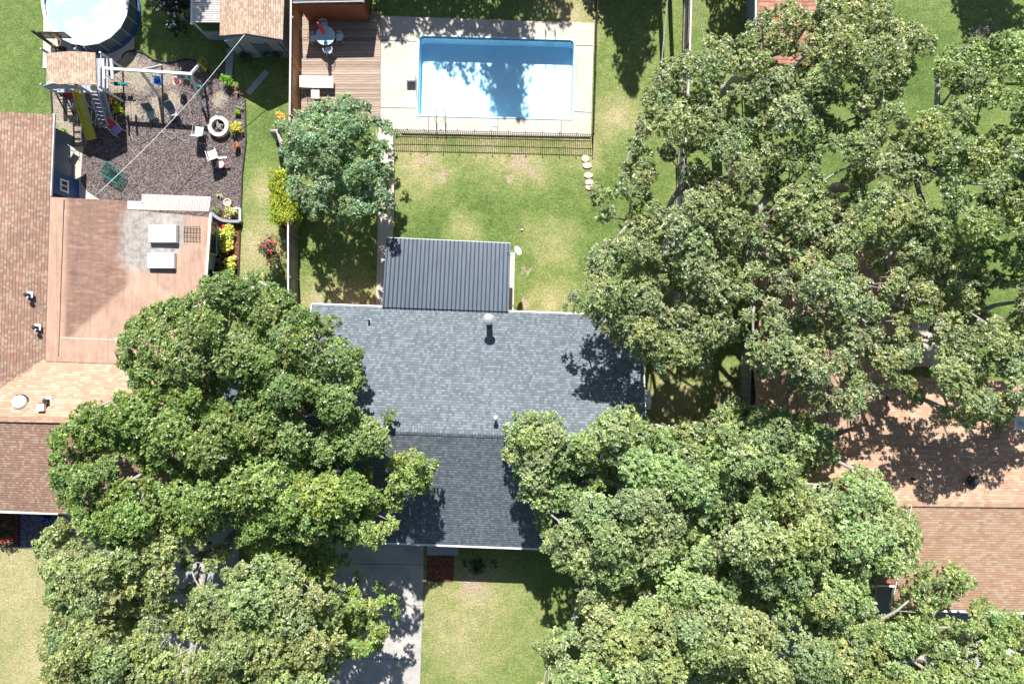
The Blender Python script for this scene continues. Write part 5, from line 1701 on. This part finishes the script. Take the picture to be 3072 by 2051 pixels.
pA1 = [(278, 800), (290, 750), (345, 705), (420, 685), (470, 645), (530, 628), (600, 640), (660, 665), (720, 705), (762, 765), (825, 815), (832, 870), (815, 930), (838, 955), (905, 945), (915, 985), (885, 1030), (845, 1048), (780, 1050), (710, 1075), (650, 1080), (600, 1040), (540, 1000), (545, 915), (480, 880), (430, 895), (380, 880), (320, 890), (290, 860)]
cA1 = crown_clumps(pA1, 5.2, 8.6, holes=[[(470, 895), (540, 880), (560, 915), (500, 930)], [(690, 935), (745, 955), (745, 1010), (705, 1000)], [(560, 720), (590, 725), (585, 745), (560, 745)]], seed=2)
tree('oak_tree', 'dense dark green oak whose upper crown laps the left end of the grey roof', 'tree', (-17.2, -0.9), cA1, TL, seed=2, rbase=.34)
pA2 = [(115, 1060), (128, 990), (190, 945), (232, 928), (300, 900), (355, 872), (430, 868), (470, 910), (540, 930), (600, 1010), (640, 1080), (700, 1080), (760, 1095), (830, 1090), (860, 1130), (830, 1200), (790, 1240), (740, 1255), (690, 1240), (610, 1225), (560, 1240), (480, 1215), (400, 1230), (330, 1250), (250, 1240), (200, 1220), (170, 1170), (130, 1130)]
cA2 = crown_clumps(pA2, 5.6, 8.4, holes=[[(225, 1035), (265, 1030), (270, 1050), (225, 1050)], [(505, 1205), (560, 1205), (555, 1235), (510, 1235)], [(350, 1090), (395, 1095), (395, 1120), (355, 1120)], [(725, 1015), (860, 1045), (850, 1100), (740, 1075)]], seed=6)
tree('oak_tree', 'broad green oak covering the left house front, left of the grey roof', 'tree', (-19.2, -4.6), cA2, (0.110, 0.170, 0.040), seed=6, rbase=.36)
pA3 = [(90, 1245), (130, 1205), (175, 1190), (240, 1180), (300, 1185), (345, 1215), (420, 1225), (480, 1240), (520, 1290), (470, 1300), (440, 1290), (440, 1330), (490, 1330), (560, 1300), (600, 1270), (660, 1290), (730, 1340), (780, 1390), (770, 1430), (800, 1500), (760, 1540), (750, 1640), (140, 1640), (110, 1560), (90, 1480), (120, 1420), (110, 1340)]
cA3 = crown_clumps(pA3, 5.4, 8.0, holes=[[(400, 1240), (485, 1245), (480, 1290), (455, 1350), (435, 1350), (430, 1290)], [(300, 1395), (370, 1400), (370, 1425), (290, 1420)]], seed=9)
tree('oak_tree', 'pale green spreading oak at the bottom left over the driveway edge', 'tree', (-16.4, -11.4), cA3, (0.150, 0.195, 0.070), seed=9, rbase=.34)
pA4 = [(560, 1245), (640, 1225), (700, 1255), (760, 1270), (775, 1300), (720, 1330), (660, 1290), (600, 1290)]
pA5 = [(860, 1145), (905, 1110), (888, 1060), (930, 1045), (955, 1060), (978, 1050), (980, 1105), (960, 1130), (935, 1135), (900, 1165), (905, 1205), (860, 1240), (820, 1240), (800, 1200), (830, 1170)]
pA6 = [(780, 1420), (820, 1385), (810, 1360), (845, 1350), (885, 1360), (885, 1395), (850, 1410), (880, 1440), (870, 1480), (820, 1490), (770, 1500), (740, 1470)]
cA4 = crown_clumps(pA4, 4.5, 5.6, seed=3) + crown_clumps(pA5, 6.0, 6.3, rmax=.7, seed=4) + crown_clumps(pA6, 4.3, 5.0, rmax=.7, seed=5)
cA4 += crown_clumps([(690, 1110), (790, 1095), (825, 1105), (845, 1140), (800, 1190), (760, 1240), (690, 1230), (670, 1160)], 6.4, 8.4, seed=8)
tree('oak_tree', 'slender light green tree reaching twigs over the driveway and grey roof', 'tree', (-13.6, -7.6), cA4, (0.145, 0.200, 0.050), seed=8, rbase=.24)

pB1 = [(1160, 1005), (1180, 965), (1225, 945), (1262, 948), (1290, 985), (1335, 990), (1370, 965), (1400, 940), (1440, 935), (1470, 960), (1510, 985), (1560, 965), (1620, 985), (1650, 1010), (1640, 1080), (1660, 1150), (1600, 1230), (1540, 1280), (1480, 1330), (1400, 1350), (1320, 1330), (1270, 1290), (1245, 1235), (1230, 1180), (1195, 1110), (1180, 1060)]
cB1 = crown_clumps(pB1, 5.0, 7.8, holes=[[(1312, 1080), (1345, 1080), (1345, 1110), (1320, 1110)], [(1330, 1085), (1338, 1080), (1335, 1125)]], seed=12)
tree('oak_tree', 'bright light green tree overhanging the right end of the grey roof', 'tree', (0.6, -5.6 - 1.8), cB1, TB, seed=12, rbase=.32)
pB2 = [(1650, 1000), (1655, 940), (1690, 925), (1740, 928), (1800, 955), (1860, 958), (1912, 985), (1922, 1040), (1885, 1075), (1820, 1095), (1850, 1120), (1900, 1110), (1960, 1085), (2030, 1090), (2042, 1150), (2090, 1190), (2100, 1235), (2090, 1300), (2045, 1322), (1980, 1320), (2010, 1360), (2000, 1400), (1950, 1430), (1860, 1420), (1760, 1380), (1690, 1330), (1650, 1250), (1640, 1150), (1620, 1080)]
cB2 = crown_clumps(pB2, 5.0, 8.0, holes=[[(1838, 1075), (1900, 1085), (1895, 1105), (1845, 1100)], [(1700, 1130), (1720, 1130), (1715, 1160)]], seed=14)
tree('oak_tree', 'largest bright green tree, left of the peach roof and its gutter', 'tree', (7.6, -6.6), cB2, (0.158, 0.215, 0.078), seed=14, rbase=.36)
pB3 = [(1240, 1485), (1290, 1450), (1325, 1400), (1330, 1345), (1400, 1345), (1480, 1320), (1560, 1270), (1620, 1240), (1680, 1320), (1760, 1370), (1850, 1410), (1940, 1430), (1980, 1480), (1960, 1640), (1235, 1640), (1250, 1540)]
cB3 = crown_clumps(pB3, 4.6, 7.2, holes=[[(1300, 1480), (1345, 1475), (1340, 1505), (1305, 1505)]], seed=17)
tree('oak_tree', 'yellow green tree at the bottom centre beside the front lawn', 'tree', (4.0, -11.6), cB3, (0.168, 0.218, 0.082), seed=17, rbase=.33)
pC = [(1945, 1450), (1990, 1425), (2050, 1432), (2085, 1415), (2110, 1400), (2130, 1420), (2210, 1435), (2215, 1410), (2290, 1400), (2350, 1430), (2420, 1480), (2420, 1640), (1960, 1640)]
cC = crown_clumps(pC, 4.3, 6.2, holes=[[(2040, 1500), (2200, 1505), (2190, 1530), (2060, 1525)], [(2290, 1470), (2350, 1480), (2350, 1510), (2300, 1500)]], gap=.12, seed=19)
cC += crown_clumps([(2095, 1350), (2125, 1338), (2150, 1320), (2200, 1313), (2225, 1335), (2218, 1355), (2180, 1360), (2160, 1385), (2135, 1410), (2110, 1420), (2115, 1380)], 5.0, 5.6, rmax=.6, seed=20)
tree('oak_tree', 'small crowned tree at the bottom right below the peach roof gutter', 'tree', (13.4, -14.2), cC, (0.150, 0.205, 0.066), seed=19, rbase=.26)

GAPS = [[(x + r * math.cos(t * .785), y + r * math.sin(t * .785)) for t in range(8)] for x, y, r in ((1916, 261, 24), (2027, 333, 24), (1805, 410, 20), (2105, 433, 32), (2149, 477, 26), (1600, 361, 20), (1484, 488, 20), (1500, 612, 20), (1533, 668, 22), (1689, 716, 22), (1750, 644, 20), (2182, 688, 28), (2277, 688, 26), (2038, 765, 24), (1905, 754, 20), (1983, 843, 26), (1790, 140, 26), (2060, 560, 18), (1850, 560, 16), (1960, 480, 16), (2240, 300, 22), (1740, 250, 18))]
pD1 = [(1715, 75), (1760, 30), (1800, 10), (1850, 25), (1900, -20), (2010, -30), (2050, 30), (2105, 65), (2135, 90), (2110, 150), (2060, 215), (1990, 260), (1930, 300), (1850, 330), (1760, 330), (1720, 270), (1690, 240), (1640, 230), (1560, 220), (1500, 215), (1500, 160), (1560, 140), (1610, 120), (1625, 95), (1690, 90)]
cD1 = crown_clumps(pD1, 6.6, 9.6, gap=.12, holes=GAPS, seed=21, rmax=1.0)
tree('oak_tree', 'sparse olive green tree by the top edge, over the reddish shed roof', 'tree', (12.0, 14.6), cD1, TD, seed=21, rbase=.32, dens=210, under=.3, fork=.3)
pD2 = [(1490, 215), (1560, 215), (1640, 235), (1700, 260), (1740, 340), (1745, 430), (1720, 520), (1700, 600), (1690, 680), (1700, 760), (1640, 790), (1620, 850), (1570, 835), (1500, 842), (1450, 795), (1385, 760), (1345, 735), (1322, 680), (1350, 620), (1345, 570), (1400, 560), (1385, 500), (1362, 440), (1440, 430), (1430, 380), (1450, 320), (1470, 270)]
cD2 = crown_clumps(pD2, 6.4, 9.4, gap=.14, seed=23, rmax=1.0, holes=[*GAPS, [(1490, 370), (1570, 370), (1570, 470), (1510, 480), (1490, 430)], [(1510, 655), (1560, 660), (1560, 715), (1515, 700)], [(1380, 460), (1440, 470), (1430, 540), (1400, 540)]])
tree('oak_tree', 'sparse tree with pale limbs standing over the right part of the back lawn', 'tree', (7.6, 6.4), cD2, TD, seed=23, rbase=.32, dens=210, under=.3, fork=.3)
pD3 = [(1745, 330), (1850, 335), (1930, 305), (2000, 265), (2060, 240), (2110, 300), (2130, 400), (2110, 500), (2120, 600), (2060, 660), (2020, 740), (1990, 830), (1980, 900), (1965, 950), (1870, 940), (1850, 885), (1740, 850), (1710, 780), (1700, 680), (1710, 600), (1735, 510), (1750, 430)]
cD3 = crown_clumps(pD3, 6.8, 10.2, gap=.16, seed=25, rmax=1.0, holes=[*GAPS, [(1880, 380), (1960, 370), (1950, 450), (1890, 440)], [(1960, 560), (2010, 560), (2010, 640), (1960, 640)], [(1720, 680), (1760, 680), (1760, 760), (1725, 760)]])
tree('oak_tree', 'tallest sparse olive tree with forking grey limbs, centre of the right garden', 'tree', (11.8, 6.2), cD3, TD, seed=25, rbase=.38, dens=210, under=.3, fork=.28)
pD4 = [(2150, 130), (2210, 105), (2260, 95), (2290, 75), (2345, 80), (2460, 60), (2460, 620), (2350, 610), (2280, 640), (2200, 600), (2140, 560), (2110, 470), (2090, 400), (2060, 340), (2110, 270), (2150, 240), (2200, 210), (2170, 180)]
cD4 = crown_clumps(pD4, 6.6, 9.8, gap=.13, seed=27, rmax=1.0, holes=[*GAPS, [(2040, 380), (2150, 370), (2140, 470), (2060, 470)]])
tree('oak_tree', 'sparse olive tree against the right edge above the grass', 'tree', (18.6, 9.0), cD4, (0.140, 0.190, 0.066), seed=27, rbase=.34, dens=210, under=.3, fork=.3)
pD5 = [(2060, 640), (2140, 590), (2220, 610), (2290, 640), (2360, 615), (2460, 640), (2460, 930), (2320, 925), (2300, 970), (2220, 975), (2175, 950), (2165, 905), (2100, 912), (2060, 880), (2000, 900), (1985, 840), (2010, 760), (2060, 720)]
cD5 = crown_clumps(pD5, 6.2, 9.0, gap=.12, seed=29, rmax=1.0, holes=[*GAPS, [(2100, 735), (2150, 740), (2150, 800), (2105, 800)], [(2260, 660), (2330, 680), (2320, 740), (2260, 720)]])
tree('oak_tree', 'sparse tree over the upper edge of the peach roof, casting limb shadows on it', 'tree', (17.0, 1.6), cD5, TD, seed=29, rbase=.34, dens=210, under=.3, fork=.3)

pE = [(628, 310), (640, 285), (672, 285), (695, 250), (735, 240), (745, 225), (800, 220), (840, 235), (865, 265), (895, 295), (880, 340), (893, 375), (895, 405), (870, 430), (890, 455), (860, 480), (820, 485), (790, 500), (760, 475), (740, 490), (700, 480), (670, 440), (668, 390), (645, 350)]
cE = crown_clumps(pE, 3.2, 5.0, rmax=.8, rmin=.3, gap=.08, seed=31, pack=.72)
tree('garden_tree', 'small blue green tree between the deck and the grey wooden fence', 'tree', (-14.0, 12.2), cE, TE, seed=31, rbase=.15, dens=260, k=11, ln=.14, wd=.06, flat=.75)

# trees beyond the upper edge of the picture: they stand there and throw the shade seen along the top
def far_tree(label, x, y, r, h, tone, name='shade_tree', n=26, seed=1, cone=False, zlow=.35):
    rs = random.Random(seed)
    cl = []
    for i in range(n):
        if cone:
            f = (i + .5) / n; a = i * 2.4; q = r * (1 - f) ** .7 * rs.uniform(.25, .85)
            cl.append((x + q * math.cos(a), y + q * math.sin(a), h * (.12 + .86 * f), max(.28, r * (1 - f) * .5)))
        else:
            a = rs.uniform(0, 6.28); q = math.sqrt(rs.random()) * r * .8; f = rs.uniform(zlow, 1)
            q *= math.sin(math.pi * min(.97, .15 + .75 * f)) ** .5
            cl.append((x + q * math.cos(a), y + q * math.sin(a), h * f - .5, rs.uniform(.7, 1.1)))
    tree(name, label, 'tree', (x, y), cl, tone, dens=45, k=7, ln=.26, wd=.13, rbase=.2, under=0, seed=seed)
far_tree('green tree behind the play garden, above the top edge', -20.6, 27.2, 2.8, 9.0, TL, n=34, seed=51)
far_tree('green tree behind the garden shed, above the top edge', -18.9, 27.2, 2.5, 10.4, TL, n=60, seed=52)
far_tree('leafy tree behind the brown shed, above the top edge', -6.8, 27.0, 2.8, 8.8, TL, n=34, seed=53)
far_tree('leafy tree behind the pool garden, left of the tall one', -3.6, 27.2, 2.8, 8.8, TL, n=34, seed=54)
far_tree('tall narrow tree behind the middle of the swimming pool', -0.4, 26.9, 2.1, 12.6, TL, n=34, seed=55, zlow=.2)
far_tree('dark tree behind the right half of the swimming pool', 1.4, 29.0, 1.8, 9.4, TL, n=26, seed=58)
far_tree('pointed dark conifer behind the strip right of the pool', 6.7, 26.0, 3.3, 10.6, (0.03, 0.06, 0.02), 'conifer_tree', n=90, seed=56, cone=True)
far_tree('leafy tree behind the reddish roofed shed', 13.6, 26.8, 3.0, 8.8, TL, n=40, seed=57)
far_tree('tree beyond the upper right corner', 28.6, 25.4, 2.4, 8.2, TL, n=34, seed=59)

# ------------------------------------------------------------ shrubs and plants
def hedge():
    a, b = P(810, 512, 1.9), P(882, 658, 1.9)
    c = P(843, 585, 0)
    g = thing('clipped_hedge', 'clipped bright yellow green hedge block beside the grey fence', 'hedge', c)
    cl = []
    rs = random.Random(8)
    for i in range(8):
        for j in range(4):
            cl.append((a.x + (b.x - a.x) * (j + .5) / 4, a.y + (b.y - a.y) * (i + .5) / 8, 1.6 + rs.uniform(-.1, .1), .36))
            cl.append((a.x + (b.x - a.x) * (j + .5) / 4, a.y + (b.y - a.y) * (i + .5) / 8, .9, .36))
    mb = MB()
    for i in range(6): mb.tube([(c.x, c.y + (i - 2.5) * .45, 0), (c.x + .05, c.y + (i - 2.5) * .45, 1.1)], [.03, .015], 5)
    mb.build('stem', M['twig'], g)
    T, Nn, C = tufts_of(cl, 420, .9, (.20, .25, .018), .12)
    leaf_mesh('foliage', T, Nn, 8, .085, .045, C, g, M['leaf'], c)
hedge()
GY = (.20, .24, .03); GG = (.11, .2, .02); DG = (.02, .045, .014); GP = (.27, .30, .06)
bush('flowering_shrub', 'grey green crepe myrtle with coral red blooms against the grey fence', 'shrub', 835, 762, .85, 2.2, (.06, .1, .045), n=12, flowers=((.55, .06, .06), 40), ry=1.0)
bush('flowering_shrub', 'dark red leaved shrub low by the grey fence, below the hedge', 'shrub', 868, 690, .35, 1.0, (.10, .02, .02), n=6, ry=.8)
bush('flowering_shrub', 'dark shrub dotted with white blooms beside the white lean-to', 'shrub', 560, 70, 1.15, 2.6, (.014, .024, .012), n=18, dens=75, ln=.14, wd=.07, flowers=((.7, .7, .72), 9), ry=1.6)
bush('leafy_shrub', 'dark shaded shrub left of the slab in front of the garden shed', 'shrub', 748, 172, .62, 1.0, (.035, .07, .02), n=9)
bush('leafy_shrub', 'dark shaded shrub between the garden shed and the brown fence', 'shrub', 826, 170, .8, 1.1, (.03, .085, .02), n=11, ry=.6)
bush('yellow_shrub', 'yellow green bushy plant at the end of the swing frame', 'shrub', 617, 202, .36, .7, GY, n=6, ln=.12)
bush('yellow_shrub', 'lime green round plant above the brown spiky plant', 'shrub', 684, 252, .40, .7, (.14, .28, .03), n=6, ln=.14)
spiky('spiky_plant', 'brown spiky yucca right of the lime green plant', 'plant', 716, 276, .5, 34, simple('dry_blades', (.30, .18, .12), .8, .2))
spiky('spiky_plant', 'grey spiky plant below the brown yucca', 'plant', 723, 322, .42, 24, simple('grey_blades', (.22, .24, .20), .8, .2))
bush('yellow_shrub', 'yellow flowering plant just right of the stone fire ring', 'shrub', 714, 388, .38, .55, (.34, .34, .06), n=7)
bush('yellow_shrub', 'round yellow green bush at the foot of the play fort steps', 'shrub', 368, 336, .38, .7, (.26, .32, .02), n=7)
bush('flowering_shrub', 'small bush with orange flowers beside the play fort steps', 'shrub', 352, 310, .25, .6, (.12, .12, .03), n=5, flowers=((.6, .28, .03), 40))
bush('leafy_shrub', 'small lime plant beside the slate wall of the left house', 'shrub', 197, 402, .22, .5, GG, n=4)
bush('leafy_shrub', 'yellow green plant next to the small lime plant by the slate wall', 'shrub', 196, 421, .22, .4, GY, n=4)
spiky('palm_plant', 'dark feathery palm plant against the blue bay of the left house', 'plant', 192, 487, .75, 60, simple('dark_fronds', (.055, .06, .018), .7, .3), w=.035)
bush('variegated_shrub', 'cream variegated plant inside the curved planter wall', 'shrub', 700, 643, .42, .5, (.30, .33, .14), n=7)
bush('variegated_shrub', 'dry green plant at the left end of the curved planter wall', 'shrub', 655, 635, .35, .45, (.14, .15, .06), n=6)
for k, (px, py, lab) in enumerate(((692, 702, 'yellow hosta clump nearest the curved planter wall'), (690, 742, 'pale yellow hosta clump in the middle of the bed by the sun-room'), (697, 790, 'pale yellow green hosta clump in the lower bed by the sun-room'), (688, 832, 'yellow green hosta clump touching the dark oak crown'))):
    bush('hosta_plant', lab, 'plant', px, py, .48, .5, (.42, .44, .10) if k < 3 else (.30, .36, .08), n=9, ry=.5, ln=.17, wd=.10, dens=60, group='hostas in the bed by the sun-room')
bush('leafy_shrub', 'dark green shrub squeezed between sun-room wall and hosta bed', 'shrub', 664, 800, .3, .8, DG, n=6, ry=.9)
spiky('spiky_plant', 'pale long leaved plant above the ochre pot', 'plant', 664, 584, .4, 9, simple('pale_blades', (.34, .38, .20), .7, .1), w=.08)
bush('leafy_shrub', 'green seedling by the edging above the fire ring', 'shrub', 715, 340, .14, .3, (.2, .34, .04), n=3)
bush('leafy_shrub', 'dark red and green plants in the porch bed of the left house', 'shrub', 22, 1580, .9, .7, (.05, .09, .03), n=10, flowers=((.3, .03, .04), 16), ry=1.1)
bush('flowering_shrub', 'blue flowered pot plant on the porch walk of the left house', 'shrub', 146, 1552, .35, .6, (.02, .05, .02), n=5, flowers=((.06, .16, .55), 40))
bush('leafy_shrub', 'dark shrub under the front eave of the grey roofed house', 'shrub', 1440, 1690, 1.3, .7, DG, n=12, ry=.55)
bush('bare_shrub', 'greyish leafless looking bush on the bright upper right lawn', 'shrub', 2935, 105, 1.2, 1.0, (.13, .12, .11), n=14, ry=.8, ln=.1, wd=.03, dens=70)
bush('flowering_shrub', 'red and brown climber at the foot of the grey fence near the oak', 'shrub', 858, 905, .35, .9, (.11, .07, .03), n=6, ry=1.1)
# bare branches of the climber by the deck corner
c = P(884, 372, 0)
bt = thing('bare_climber', 'pale bare twigs tangled at the lower left corner of the deck', 'climber', c)
mb = MB(); rs = random.Random(9)
for i in range(12):
    a = rs.uniform(0, 6.28); l = rs.uniform(.4, .9); d = Vector((math.cos(a), math.sin(a), 0))
    mb.tube([c, c + d * l * .5 + Vector((0, 0, .9)), c + d * l + Vector((rs.uniform(-.2, .2), rs.uniform(-.2, .2), 1.3 + rs.uniform(-.3, .6)))], [.02, .014, .006], 5)
mb.build('stem', M['twig'], bt)
